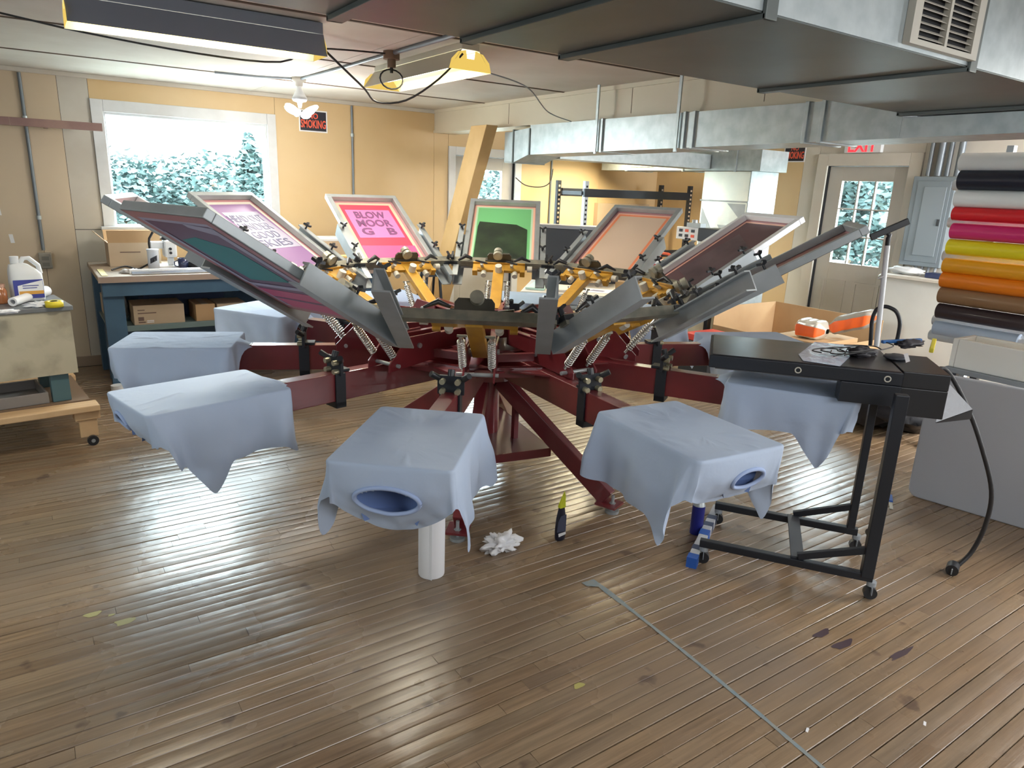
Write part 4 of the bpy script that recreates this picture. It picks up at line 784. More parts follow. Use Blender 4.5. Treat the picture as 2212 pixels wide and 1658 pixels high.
MB().tube([(-0.02, 0, 0.225), (0.0, 0, 0.262), (0.03, 0, 0.262), (0.075, 0, 0.215), (0.082, 0, 0.165)], 0.014, 8).build('handle', WHITE, t, world=False)
MB().box(-0.076, 0.080, -0.0605, -0.0585, 0.02, 0.135).build('label', mat('label_blue', (0.05, 0.06, 0.30), 0.5), t, world=False)
MB().slab([(-0.055, -0.0612, 0.045), (0.078, -0.0612, 0.045), (0.078, -0.0612, 0.13), (-0.055, -0.0612, 0.10)], 0.0005).build('label_field', PAPER, t, world=False)
MB().box(-0.05, 0.078, -0.0622, -0.0614, 0.045, 0.066).build('label_band', mat('label_orange', (0.65, 0.33, 0.06), 0.5), t, world=False)
for i in range(2): MB().box(-0.03, 0.045 + 0.01 * i, -0.0622, -0.0614, 0.082 + 0.014 * i, 0.087 + 0.014 * i).build('label_print', MATS['label_blue'], t, world=False)
a_, b_ = AZ(27, 652, TZ + 0.028), AZ(100, 628, TZ + 0.028)
t = tag(MB().tube([a_, a_ + (b_ - a_) * 0.48, a_ + (b_ - a_) * 0.5, b_], [0.026, 0.026, 0.033, 0.033], 20, False).tube([a_, b_], 0.015, 14, False).tube([a_, a_ + (b_ - a_) * 0.001], [0.026, 0.015], 20, False).build('paper_roll', PAPER), 'open ended white paper roll lying in front of the jug', 'roll')
c = AZ(118, 662, TZ)
t = thing('tape_roll', 'yellow tape roll on the cream cabinet corner', 'tape', c); MB().lathe([(0.022, 0), (0.048, 0), (0.048, 0.034), (0.022, 0.034), (0.022, 0)], c, 26).build('roll', mat('tape_yellow', (0.75, 0.60, 0.03), 0.5), t); MB().lathe([(0.019, 0.001), (0.0215, 0.001), (0.0215, 0.035), (0.019, 0.035)], c, 22).build('core', BLACKP, t)
c = AZ(3, 655, TZ); t = thing('amber_jar', 'amber brown jar at the left edge of the photo on the cabinet', 'jar', c); MB().lathe([(0.001, 0), (0.036, 0), (0.038, 0.01), (0.038, 0.08), (0.03, 0.095), (0.028, 0.10)], c).build('glass_body', mat('amber', (0.35, 0.13, 0.05), 0.15, coat=0.6), t); MB().cyl(c + Vector((0, 0, 0.10)), c + Vector((0, 0, 0.118)), 0.032, 18).build('lid', mat('copper_lid', (0.7, 0.4, 0.28), 0.3, 0.7), t)
tag(blob('crumpled_tissue', PAPER, AZ(85, 662, TZ) + Vector((0, 0, 0.012)), 0.05, (1.3, 0.7, 0.35), 5, 0.5, zmin=TZ), 'crumpled white tissue beside the yellow tape roll', 'tissue')
tag(blob('loose_wrapper', PAPER, AZ(10, 676, TZ) + Vector((0, 0, 0.008)), 0.05, (1.3, 0.8, 0.2), 9, 0.4, zmin=TZ), 'flat white wrapper at the cabinet front edge', 'wrapper')

# ---- blue workbench under the window
BX0, BX1, BY0, BY1 = 0.40, 2.62, 5.97, 7.0
t = thing('workbench', 'long dark blue workbench with worn wooden top under the window', 'workbench', (1.5, 6.5, 0))
MB().box(BX0 - 0.02, BX1, BY0 - 0.03, BY1, 0.885, 0.925).build('bench_top', BENCHT, t, 0.006)
MB().box(BX0 - 0.022, BX1, BY0 - 0.034, BY0 - 0.0305, 0.882, 0.927).build('edge_strip', mat('pinkish_edge', (0.36, 0.27, 0.22), 0.5), t)
MB().box(BX0, BX1 - 0.01, BY0, BY0 + 0.04, 0.775, 0.884).build('apron', BLUEB, t, 0.003)
for x in (BX0, BX1 - 0.14):
    for y in (BY0, BY1 - 0.12): MB().box(x, x + 0.14, y + (0.041 if y == BY0 else 0), y + 0.12, 0, 0.884).build('leg', BLUEB, t, 0.003)
MB().box(BX0 + 0.02, BX1 - 0.02, BY0 + 0.13, BY1 - 0.13, 0.50, 0.52).build('shelf', mat('teal_grey_shelf', (0.14, 0.20, 0.20), 0.5), t)
MB().box(BX0 + 0.141, BX1 - 0.141, BY0 + 0.06, BY0 + 0.085, 0.49, 0.535).build('shelf_rail', MATS['teal_grey_shelf'], t, 0.003)
MB().box(BX0 + 0.02, BX1 - 0.02, BY1 - 0.03, BY1 - 0.01, 0.05, 0.88).build('back_panel', BLUEB, t)
MB().box(BX0 + 0.02, BX1 - 0.02, BY0 + 0.5, BY0 + 0.52, 0.02, 0.499).build('lower_panel', BLUEB, t)
def carton(label, x0, x1, y0, y1, z0, z1, m=CARD, marks=(), name='cardboard_box', group=None, tape=True):
    t = thing(name, label, 'box', ((x0 + x1) / 2, (y0 + y1) / 2, z0), 0, group)
    MB().box(x0, x1, y0, y1, z0, z1).build('carton', m, t, 0.004)
    if tape: MB().box((x0 + x1) / 2 - 0.025, (x0 + x1) / 2 + 0.025, y0 - 0.001, y1, z1, z1 + 0.001).build('tape', CARDP, t)
    for a, b, c, d, mm in marks: MB().box(x0 + a, x0 + b, y0 - 0.0012, y0 - 0.0004, z0 + c, z0 + d).build('print_mark', mm, t)
    return t
INK = mat('print_brown', (0.16, 0.10, 0.08), 0.7)
SZ = 0.521
carton('printed cardboard box on the bench shelf', 0.60, 0.965, 6.10, 6.42, SZ, SZ + 0.155, CARDP, ((0.03, 0.08, 0.115, 0.122, INK), (0.03, 0.16, 0.09, 0.098, INK), (0.03, 0.07, 0.035, 0.065, INK), (0.03, 0.08, 0.018, 0.028, INK), (0.09, 0.14, 0.03, 0.036, PAPER), (0.09, 0.14, 0.018, 0.024, PAPER)))
carton('plain tan cardboard box right of the printed one on the bench shelf', 1.05, 1.20, 6.10, 6.4, SZ, SZ + 0.14, CARD)
carton('pale cardboard box half hidden on the bench shelf by the shirts', 1.215, 1.45, 6.10, 6.4, SZ, SZ + 0.135, CARDP)
t = thing('storage_bin', 'dark blue storage bin with two white labels on the bench shelf', 'bin', (1.0, 6.62, SZ)); q = MB(); frustum_box(q, 0.72, 1.35, 6.45, 6.85, SZ, SZ + 0.29, 0.01); q.build('bin_body', mat('navy_bin', (0.025, 0.045, 0.11), 0.5), t, 0.004)
for x in (0.86, 0.99): MB().box(x, x + 0.035, 6.447, 6.449, SZ + 0.19, SZ + 0.265).build('label', PAPER, t)
tag(blob('plastic_bag', mat('milky_plastic', (0.36, 0.35, 0.34), 0.35), (0.565, 6.38, SZ + 0.10), 0.09, (0.28, 0.9, 1.1), 12, 0.3, zmin=SZ), 'milky plastic bag at the left end of the bench shelf', 'bag')
carton('brown box lying at the far left end of the bench shelf', 0.44, 0.53, 6.62, 6.9, SZ, SZ + 0.16, CARDP, tape=False)
BZ = 0.926
t = thing('open_carton', 'open cardboard box with raised flaps at the left end of the workbench', 'box', (0.65, 6.75, BZ), 0)
q = MB(); frustum_box(q, 0.52, 0.90, 6.60, 6.90, BZ, BZ + 0.19, 0.006); q.build('carton', CARDP, t)
MB().slab([(0.52, 6.60, BZ + 0.19), (0.90, 6.60, BZ + 0.19), (0.91, 6.57, BZ + 0.29), (0.515, 6.57, BZ + 0.29)], 0.005).build('flap', CARD, t)
MB().slab([(0.52, 6.60, BZ + 0.19), (0.52, 6.90, BZ + 0.19), (0.44, 6.9, BZ + 0.27), (0.44, 6.6, BZ + 0.27)], 0.005).build('flap', CARD, t)
MB().slab([(0.52, 6.90, BZ + 0.19), (0.90, 6.90, BZ + 0.19), (0.90, 6.97, BZ + 0.27), (0.52, 6.97, BZ + 0.27)], 0.005).build('flap', CARD, t)
MB().box(0.60, 0.75, 6.5985, 6.5995, BZ + 0.11, BZ + 0.118).build('print_mark', INK, t)
# small machine, canister, mug, rails
p = Vector((0.905, 6.40, BZ)); t = thing('bench_machine', 'small white bench machine with knobs behind the silver canister', 'machine', p)
MB().box(0.82, 0.99, 6.32, 6.52, BZ, BZ + 0.025).build('base', WHITE, t, 0.005)
MB().box(0.925, 0.965, 6.37, 6.45, BZ + 0.026, BZ + 0.09).build('column', WHITE, t, 0.004)
MB().box(0.895, 0.99, 6.345, 6.48, BZ + 0.091, BZ + 0.225).build('head', WHITE, t, 0.014)
MB().box(0.80, 0.894, 6.37, 6.45, BZ + 0.16, BZ + 0.215).build('arm', WHITE, t, 0.008)
for z in (0.16, 0.128): MB().cyl((0.94, 6.344, BZ + z), (0.94, 6.335, BZ + z), 0.011, 12).build('dial', BLACKP, t)
MB().cyl((0.91, 6.41, BZ + 0.226), (0.91, 6.41, BZ + 0.25), 0.02, 14).build('turn_knob', BLACKP, t)
MB().tube([(0.80, 6.40, BZ + 0.09), (0.795, 6.40, BZ + 0.2), (0.80, 6.40, BZ + 0.24), (0.83, 6.40, BZ + 0.29)], 0.009, 8).build('feed_arm', BLACKP, t)
c = Vector((0.795, 6.24, BZ)); t = thing('canister', 'silver white canister with dark slanted label on the workbench', 'canister', c); MB().lathe([(0.001, 0), (0.042, 0), (0.042, 0.155), (0.044, 0.16), (0.044, 0.17), (0.001, 0.172)], c, 24).build('can', mat('canister_white', (0.62, 0.66, 0.74), 0.3), t)
MB().slab([c + Vector((-0.03, -0.0435, 0.06)), c + Vector((0.02, -0.0435, 0.085)), c + Vector((0.022, -0.0435, 0.125)), c + Vector((-0.028, -0.0435, 0.10))], 0.001).build('label', SIGNB, t)
c = Vector((1.02, 6.30, BZ)); t = thing('mug', 'dark navy mug right of the white bench machine', 'mug', c); MB().lathe([(0.001, 0), (0.038, 0), (0.042, 0.09), (0.039, 0.09), (0.035, 0.006), (0.001, 0.006)], c, 22).build('cup', mat('navy_glaze', (0.02, 0.03, 0.09), 0.2, coat=0.5), t); MB().tube([c + Vector((-0.04, 0, 0.07)), c + Vector((-0.065, 0, 0.06)), c + Vector((-0.063, 0, 0.03)), c + Vector((-0.038, 0, 0.022))], 0.005, 8).build('handle', MATS['navy_glaze'], t)
for k, (y, r, m, lb) in enumerate(((6.10, 0.016, PAPER, 'long white cardboard rail along the front of the workbench, behind the glossy one'), (6.03, 0.013, mat('glossy_rail', (0.5, 0.55, 0.62), 0.12, 0.5), 'long glossy grey rail at the very front of the workbench'))):
    t = thing('long_rail', lb, 'rail', (0.9, y, BZ)); MB().box(0.60 + 0.01 * k, 1.30, y - r, y + r, BZ + 0.0, BZ + 2 * r).build('rail_body', m, t, 0.004); MB().box(1.301, 1.33, y - r, y + r, BZ, BZ + 2 * r).build('end_piece', CARD, t, 0.003)
tag(MB().box(0.41, 0.45, 6.00, 6.42, BZ, BZ + 0.004).build('yellow_strip', mat('pale_yellow', (0.78, 0.72, 0.38), 0.6)), 'pale yellow strip along the left end of the workbench', 'strip')
tag(blob('rag_pile', BLACKC, (1.17, 6.32, BZ + 0.035), 0.10, (1.3, 0.9, 0.45), 21, 0.35, zmin=BZ), 'dark cloth bundle right of the navy mug', 'cloth')
tag(blob('crumpled_paper', PAPER, (0.62, 6.14, BZ + 0.012), 0.05, (1.5, 0.7, 0.35), 22, 0.4, zmin=BZ), 'crumpled yellowish paper at the left end of the rails', 'paper')
wire('hose', 'black hose curling across the bench to the canister', [(0.50, 6.28, BZ + 0.01), (0.60, 6.33, BZ + 0.03), (0.68, 6.30, BZ + 0.01), (0.74, 6.27, BZ + 0.04), (0.80, 6.19, BZ + 0.09)], 0.007)
carton('long pale box standing on the right end of the workbench under the tan wall', 2.10, 2.60, 6.55, 6.95, BZ, BZ + 0.19, CARDP, tape=False)
tag(MB().box(2.12, 2.58, 6.56, 6.94, BZ + 0.192, BZ + 0.212).build('white_strip', WHITE), 'bright white strip lying on the long pale box', 'strip')
c = Vector((2.35, 6.15, BZ)); 
t = thing('ink_tub', 'white tub with stacked lids seen behind the pink screen knobs', 'tub', c); MB().lathe([(0.001, 0), (0.055, 0), (0.062, 0.08), (0.001, 0.082)], c, 20).build('tub', WHITE, t); MB().cyl(c + Vector((0, 0, 0.083)), c + Vector((0, 0, 0.098)), 0.066, 22).build('lid', mat('tub_lid', (0.7, 0.5, 0.2), 0.5), t)
c = AZ(257, 858); t = thing('paint_can', 'small red and white can on the floor by the bench leg', 'can', c); MB().cyl(c, c + Vector((0, 0, 0.06)), 0.045, 18).build('can_body', SIGNR, t); MB().cyl(c + Vector((0, 0, 0.061)), c + Vector((0, 0, 0.10)), 0.047, 18).build('lid', WHITE, t)
# small black easel by the post
c = Vector((3.05, 5.75, 0)); t = thing('step_stand', 'black folding step stand behind the pink screen near the post', 'stand', c)
for s in (-1, 1): MB().bar((3.05 - 0.12 * s, 5.75, 0), (3.05 - 0.05 * s, 5.80, 1.12), 0.02, 0.02).build('leg', BLACKS, t); MB().bar((3.05 - 0.12 * s, 6.1, 0), (3.05 - 0.05 * s, 5.84, 1.10), 0.02, 0.02).build('leg', BLACKS, t)
for z in (0.3, 0.6, 0.86): MB().box(2.97, 3.13, 5.72, 5.86, z, z + 0.02).build('tread', BLACKS, t)

# ---- conveyor dryer behind the press
DA = math.radians(-42); dl = lambda x, y, z=0: Vector((3.92 + x * math.cos(DA) - y * math.sin(DA), 5.62 + x * math.sin(DA) + y * math.cos(DA), z))
t = thing('conveyor_dryer', 'grey conveyor dryer with dark hood behind the rear platens', 'dryer', dl(0, 0), DA)
MB().box(0, 0.92, 0, 0.95, 0.655, 0.70).build('belt_table', mat('belt_beige', (0.50, 0.46, 0.42), 0.55), t, 0.004, world=False)
MB().box(0.0, 0.92, -0.03, -0.001, 0.60, 0.69).build('end_plate', GREYM, t, 0.004, world=False)
MB().cyl((0.02, -0.012, 0.57), (0.90, -0.012, 0.57), 0.028, 16).build('end_roller', ALU, t, world=False)
for x in (0.03, 0.85):
    for y in (0.04, 1.12): MB().box(x, x + 0.05, y, y + 0.05, 0, 0.654 if y < 1 else 0.69).build('leg', GREYB, t, world=False)
q = MB().box(0.0, 0.92, 0.96, 1.20, 0.90, 1.26).box(0.0, 0.05, 0.96, 1.20, 0.70, 0.899).box(0.87, 0.92, 0.96, 1.20, 0.70, 0.899); q.build('hood', GREYB, t, 0.005, world=False)
MB().box(-0.005, 0.925, 0.952, 1.205, 1.262, 1.30).build('hood_top', mat('hood_top_grey', (0.26, 0.27, 0.30), 0.4), t, 0.004, world=False)
def flat(name, label, cat, pts, z, th, m): return tag(MB().slab([dl(a, b, z + th) for a, b in pts], th).build(name, m), label, cat)
flat('folded_shirt', 'mint green folded shirt at the left of the dryer belt', 'shirt', [(0.03, 0.15), (0.22, 0.12), (0.25, 0.7), (0.08, 0.72)], 0.701, 0.02, cl('mint_cloth', (0.45, 0.62, 0.55)))
flat('folded_shirt', 'cream folded shirt on the dryer belt beside the mint one', 'shirt', [(0.27, 0.1), (0.46, 0.1), (0.48, 0.5), (0.30, 0.52)], 0.701, 0.02, cl('cream_cloth', (0.68, 0.60, 0.52)))
flat('printed_sheet', 'white sheet with dark print at the right of the dryer belt', 'sheet', [(0.60, 0.2), (0.88, 0.18), (0.9, 0.45), (0.62, 0.48)], 0.701, 0.002, PAPER)
flat('print_swatch', 'dark smudged print lying on the white sheet', 'swatch', [(0.66, 0.30), (0.80, 0.27), (0.82, 0.34), (0.70, 0.38)], 0.7035, 0.001, cl('violet_print', (0.15, 0.13, 0.28)))
c = dl(0.33, 0.78, 0.702); t = thing('black_bin', 'black bin at the far left of the dryer belt', 'bin', c, DA); q = MB(); frustum_box(q, -0.17, 0.17, -0.1, 0.12, 0, 0.15, 0.006); q.build('bin_body', BLACKP, t, world=False)
MB().slab([(-0.171, -0.06, 0.02), (-0.171, 0.05, 0.02), (-0.171, 0.05, 0.10), (-0.171, -0.06, 0.10)][::-1], 0.002).build('label', cl('cyan_label', (0.3, 0.55, 0.7)), t, world=False)
# ---- black slotted rack in the corner
t = thing('slotted_rack', 'tall black slotted steel rack frame in the yellow far corner', 'rack', (5.95, 6.4, 0))
for k, (x, y) in enumerate(((5.10, 6.62), (5.16, 6.20), (6.75, 6.62), (6.82, 6.20))):
    pm = BLACKS if k != 1 else mat('highlight_slotted_post', (0.42, 0.46, 0.52), 0.4, 0.3)  # front left post: its pale blue highlight is put into the colour
    ps = MB().box(x - 0.025, x + 0.025, y - 0.003, y + 0.003, 0, 1.77).box(x - 0.025, x - 0.019, y, y + 0.04, 0, 1.77).build('post', pm, t)
    q = MB()
    for i in range(30): z = 0.25 + i * 0.05; q.box(x - 0.012, x + 0.012, y - 0.0045, y - 0.0032, z, z + 0.022)
    o = q.build('slot_row', DARK if k == 1 else CARDP, ps); o['kind'] = 'stuff'
for y in (6.21, 6.61): MB().box(5.13, 6.79, y - 0.015, y + 0.015, 1.60, 1.69).build('beam', BLACKS, t, 0.003); MB().box(5.13, 6.79, y - 0.015, y + 0.015, 0.92, 1.0).build('beam', BLACKS, t, 0.003)
for x in (5.13, 6.785): MB().box(x - 0.015, x + 0.015, 6.235, 6.59, 1.62, 1.66).build('side_brace', BLACKS, t)
tag(MB().box(6.05, 6.95, 7.03, 7.10, 0.5, 1.52).build('plywood_sheet', CARDP), 'pale plywood sheet leaning on the wall behind the black rack', 'board')
# ---- heat press with white control panel
hx, hy = 5.45, 5.02
t = thing('heat_press', 'heat press with white control panel and orange handle behind the beige screen', 'heat press', (hx, hy, 0), math.radians(-90))
MB().box(-0.30, 0.30, -0.30, 0.30, 0.80, 0.84).build('stand_top', GREYB, t, 0.004, world=False)
for x in (-0.27, 0.22):
    for y in (-0.27, 0.22): MB().box(x, x + 0.05, y, y + 0.05, 0, 0.799).build('leg', BLACKS, t, world=False)
MB().box(-0.24, 0.16, -0.24, 0.16, 0.841, 0.90).build('lower_platen', WHITE, t, 0.004, world=False)
MB().box(-0.24, 0.16, -0.24, 0.16, 0.93, 0.985).build('upper_platen', cl('press_red', (0.60, 0.04, 0.05)), t, 0.004, world=False)
MB().box(-0.20, 0.12, -0.25, 0.17, 0.986, 1.02).build('platen_cover', WHITE, t, 0.006, world=False)
MB().tube([(-0.15, -0.1, 1.03), (-0.13, -0.22, 1.10), (0.07, -0.24, 1.10), (0.10, -0.1, 1.03)], 0.014, 8).build('lift_handle', cl('handle_orange', (0.85, 0.14, 0.06)), t, world=False)
MB().box(0.18, 0.24, 0.10, 0.18, 0.841, 1.22).build('column', WHITE, t, 0.004, world=False)
q = MB().box(-0.16, 0.13, 0.09, 0.13, 1.23, 1.355).build('control_box', WHITE, t, 0.006, world=False)
for i in range(3):
    for j in range(2): x = -0.12 + i * 0.08; z = 1.255 + j * 0.05; MB().box(x, x + 0.045, 0.086, 0.0895, z, z + 0.028).build('button', (SIGNR if (i, j) in ((2, 0), (1, 1)) else SIGNB), q, world=False)
MB().box(0.16, 0.52, 0.05, 0.30, 1.23, 1.36).build('motor_hood', BLACKS, t, 0.01, world=False)
MB().box(-0.02, 0.16, 0.08, 0.16, 1.357, 1.40).cyl((0.05, 0.12, 1.40), (0.05, 0.12, 1.43), 0.03, 14).build('gauge', ALU, t, world=False)
# ---- crate, cardboard bin, bags
t = thing('red_crate', 'black crate with red panel left of the cardboard bin', 'crate', (5.0, 4.2, 0)); MB().box(4.86, 5.28, 4.02, 4.36, 0, 0.40).build('crate_body', BLACKP, t, 0.006); MB().box(4.853, 4.859, 4.05, 4.33, 0.27, 0.37).build('red_panel', cl('crate_red', (0.62, 0.05, 0.03)), t); MB().box(4.88, 5.26, 4.04, 4.34, 0.401, 0.46).build('red_lid', MATS['crate_red'], t, 0.006)
t = thing('cardboard_bin', 'very large open cardboard bin before the exit door', 'box', (6.1, 4.05, 0)); CI = mat('bin_inner', (0.42, 0.24, 0.13), 0.8)
bx0, bx1, by0, by1, bz = 5.62, 6.60, 3.45, 4.64, 0.60
for nm, a in (('side_wall', (bx0, bx1, by1 - .008, by1, 0, bz)), ('side_wall', (bx1 - .008, bx1, by0, by1 - .009, 0, bz)), ('side_wall', (bx0, bx0 + .008, by0, by1 - .009, 0, 0.42)), ('side_wall', (bx0 + .009, bx1 - .009, by0, by0 + .008, 0, 0.42)), ('base', (bx0 + .009, bx1 - .009, by0 + .009, by1 - .009, 0, 0.006))): MB().box(*a).build(nm, CARD, t)
ORG = cl('bag_orange', (0.85, 0.13, 0.02)); SIL = mat('bag_silver', (0.66, 0.62, 0.54), 0.25, 0.4, bump=0.4, bscale=20)
def sack(label, a, b, h, w, m_top, seed):
    t = thing('snack_bag' if False else 'parcel', label, 'bag', a); a = Vector(a); b = Vector(b); d = (b - a); n = Vector((-d.y, d.x, 0)).normalized()
    pw = lambda q: math.copysign(abs(q) ** 0.45, q)
    def surf(u, v, k=1.0):
        th = 2 * PI * v; s_ = 0.25 + 0.75 * min(1, 5.0 * min(u, 1 - u) + 0.001)
        return a + d * u + n * (w / 2 * pw(math.cos(th)) * s_ * k * (1 + 0.10 * nz(u * 5, v * 4, seed))) + Vector((0, 0, h * 0.5 + h * 0.5 * pw(math.sin(th)) * s_ * (1 + 0.14 * nz(u * 6, v * 5, seed + 4))))
    MB().grid(lambda u, v: surf(u, v), 22, 32).build('bag_body', m_top, t)
    MB().grid(lambda u, v: surf(0.02 + 0.96 * u, 0.475 + 0.10 * v, 1.03), 22, 6).build('orange_band', ORG, t)
    MB().slab([surf(0, q / 12) for q in range(12)], 0.002).build('bag_end', m_top, t)
    return t
carton('cardboard box inside the large bin under the orange parcels', 5.64, 6.25, 3.47, 3.95, 0.007, 0.455, CARD)
sack('crinkled silver parcel with orange band at left in the cardboard bin', (5.80, 3.82, 0.457), (5.82, 3.52, 0.457), 0.17, 0.22, SIL, 3)
sack('long grey and orange parcel leaning toward the white pipe', (6.05, 3.66, 0.457), (6.12, 3.24, 0.62), 0.17, 0.2, mat('bag_taupe', (0.28, 0.25, 0.21), 0.4), 7)
c = Vector((5.35, 2.75, 0)); t = thing('trash_bag', 'black trash bag with silver wrap on the floor behind the dryer stand', 'bag', c)
blob('bag_body', mat('bag_black_film', (0.02, 0.02, 0.024), 0.3, bump=0.3, bscale=15), (5.4, 2.70, 0.20), 0.34, (1.2, 1.2, 0.65), 31, 0.22, t); blob('silver_wrap', SIL, (5.15, 2.86, 0.17), 0.15, (0.6, 0.9, 1.1), 33, 0.2, t)
# ---- white counter and ledge under the panel
t = thing('white_counter', 'long white counter with ledge below the breaker panel', 'counter', (6.9, 2.4, 0)); MB().box(6.78, 7.12, 0.6, 3.60, 0, 0.985).build('counter_body', mat('counter_white', (0.64, 0.66, 0.64), 0.5, col2=(0.56, 0.57, 0.55), nscale=2), t, 0.004); MB().box(6.74, 7.12, 0.58, 3.63, 0.986, 1.015).build('ledge', WHITEWALL, t, 0.004)
tag(blob('cloth_roll', WHITE, (6.93, 3.50, 1.052), 0.07, (1.1, 2.3, 0.5), 41, 0.2, zmin=1.016), 'rumpled white cloth lying on the counter ledge', 'cloth')
tag(MB().box(6.85, 7.0, 3.05, 3.28, 1.016, 1.06).build('tool_case', cl('navy_case', (0.02, 0.03, 0.10)), bevel=0.005), 'dark navy case on the counter ledge under the breaker panel', 'case')
# ---- vinyl roll rack at the right edge
RX0 = 5.0; t = thing('roll_rack', 'rack of steel pegs holding the coloured vinyl rolls', 'rack', (5.2, 1.7, 0))
for y in (2.12, 1.15): MB().box(5.19, 5.24, y - 0.02, y + 0.02, 0, 2.05).build('upright', GREYM, t)
MB().box(5.10, 5.30, 1.0, 2.25, 0, 0.04).build('base_bar', GREYM, t)
cols = [('white', (0.78, 0.80, 0.82), 350, .056, 'topmost white vinyl roll on the rack'), ('black', (0.006, 0.010, 0.025), 388, .062, 'glossy near black vinyl roll under the topmost white one'), ('white2', (0.78, 0.80, 0.80), 428, .054, 'white vinyl roll just above the red one'),
        ('red', (0.66, 0.012, 0.02), 461, .043, 'bright red vinyl roll'), ('pink', (0.62, 0.025, 0.16), 498, .050, 'magenta pink vinyl roll under the red one'), ('yellow', (0.80, 0.68, 0.015), 532, .050, 'lemon yellow vinyl roll'),
        ('amber', (0.83, 0.37, 0.015), 572, .048, 'amber yellow vinyl roll under the lemon one'), ('orange', (0.83, 0.22, 0.008), 603, .051, 'orange vinyl roll under the amber one'), ('brown', (0.28, 0.16, 0.08), 636, .053, 'tan brown vinyl roll'),
        ('darkbrown', (0.035, 0.022, 0.026), 670, .050, 'dark brown black vinyl roll under the tan one'), ('blue', (0.40, 0.48, 0.60), 706, .047, 'short pale blue grey vinyl roll near the rack bottom')]
ex = [2078, 2076, 2067, 2061, 2058, 2050, 2041, 2036, 2032, 2027, 2020]
for (n_, c_, py, r, lb), px in zip(cols, ex):
    e = AX(px, py, RX0); y1 = 1.76 if n_ == 'blue' else 0.75
    tt_ = thing('vinyl_roll', lb, 'vinyl roll', (RX0, e.y, e.z), 0, 'vinyl rolls on the rack')
    MB().lathe([(0.022, 0), (r, 0), (r, 1)], n=4) if False else None
    MB().tube([(RX0, e.y, e.z), (RX0, (e.y + y1) / 2, e.z), (RX0, y1, e.z)], r, 28, False).tube([(RX0, e.y, e.z), (RX0, e.y - 0.0005, e.z)], [0.02, r], 28, False).tube([(RX0, y1, e.z), (RX0, y1 + 0.0005, e.z)], [0.02, r], 28, False).build('vinyl', mat('vinyl_' + n_, c_, 0.35, coat=0.15), tt_)
    MB().tube([(RX0, e.y + 0.012, e.z), (RX0, y1 - 0.012, e.z)], 0.0205, 16, False).build('core', PAPER, tt_)
    MB().cyl((5.235, e.y - 0.16, e.z), (RX0, e.y - 0.16, e.z), 0.008, 8).build('peg', GREYM, t)
for k, py in enumerate((480, 552, 690, 722, 400)):
    px = (2064, 2052, 2030, 2022, 2075)[k]; e = AX(px, py, 5.16); q = MB().tube([(5.12, e.y + 0.02, e.z), (5.12, 0.8, e.z)], 0.035, 20).build('spare_roll', mat('spare_grey_roll', (0.50, 0.52, 0.54), 0.5))
    tag(q, ('grey white spare roll behind the red and pink rolls', 'grey white spare roll behind the yellow and amber rolls', 'grey white spare roll below the dark brown roll', 'lowest grey white spare roll on the rack', 'grey white spare roll behind the black one')[k], 'roll', 'spare rolls behind the coloured ones')
# ---- table behind, white box, basket
t = thing('side_table', 'low work table behind the standing folding table', 'table', (4.65, 1.3, 0)); MB().box(4.53, 4.90, 0.9, 1.95, 0.70, 0.73).build('table_top', GREYM, t, 0.004)
for x, y in ((4.56, 0.95), (4.56, 1.9), (4.85, 0.95), (4.85, 1.9)): MB().box(x - 0.02, x + 0.02, y - 0.02, y + 0.02, 0, 0.699).build('leg', GREYB, t)
t = thing('white_foam_box', 'white open box with yellow slot standing on the work table', 'box', (4.5, 1.6, 0.731)); q = MB(); frustum_box(q, 4.55, 4.80, 1.50, 1.94, 0.731, 0.905, 0.03); q.build('box_body', mat('foam_cream', (0.84, 0.84, 0.80), 0.6), t, 0.006); MB().box(4.582, 4.768, 1.532, 1.908, 0.765, 0.86).build('yellow_lining', mat('yellow_foam', (0.62, 0.45, 0.16), 0.7), t)
tag(MB().slab([(4.93, 1.1, 0.735), (4.93, 1.93, 0.735), (5.02, 1.93, 0.92), (5.02, 1.1, 0.90)][::-1], 0.004).build('white_card', PAPER), 'large white card leaning below the rolls', 'card')
t = thing('wire_basket', 'grey basket holding parts at the right edge of the photo', 'basket', (4.45, 1.2, 0.731)); q = MB(); frustum_box(q, 4.55, 4.80, 1.05, 1.46, 0.731, 0.86, 0.012); q.build('basket_body', GREYM, t, 0.004); blob('contents', BLACKP, (4.67, 1.25, 0.87), 0.10, (1.1, 1.3, 0.45), 51, 0.4, t)
# folding table standing on its long edge
a = Vector((4.165, 1.85, 0)); b = Vector((4.42, 0.62, 0)); L_ = (b - a).length; d = (b - a).normalized(); n = Vector((-d.y, d.x, 0))
t = thing('folding_table', 'grey white plastic folding table standing on its long side at right', 'table', a); r = 0.055; H_ = 0.755; pts = []
for cx_, cz_, a0 in ((r, r, 180), (L_ - r, r, 270), (L_ - r, H_ - r, 0), (r, H_ - r, 90)):
    for i in range(6): an = math.radians(a0 + 90 * i / 5); pts.append((cx_ + r * math.cos(an), cz_ + r * math.sin(an)))
MB().slab([a + d * x + Vector((0, 0, z)) - n * 0.0 for x, z in pts], 0.045).build('table_top', TABLEG, t, 0.008)
MB().slab([a + d * (0.03 + x * (L_ - 0.06) / L_) + Vector((0, 0, 0.03 + z * (H_ - 0.06) / H_)) + n * 0.052 for x, z in pts], 0.006).build('underside_frame', GREYM, t)
for x in (0.15, L_ - 0.15): MB().bar(a + d * x + n * 0.075 + Vector((0, 0, 0.08)), a + d * x + n * 0.075 + Vector((0, 0, 0.68)), 0.025, 0.025).build('folded_leg', GREYM, t)

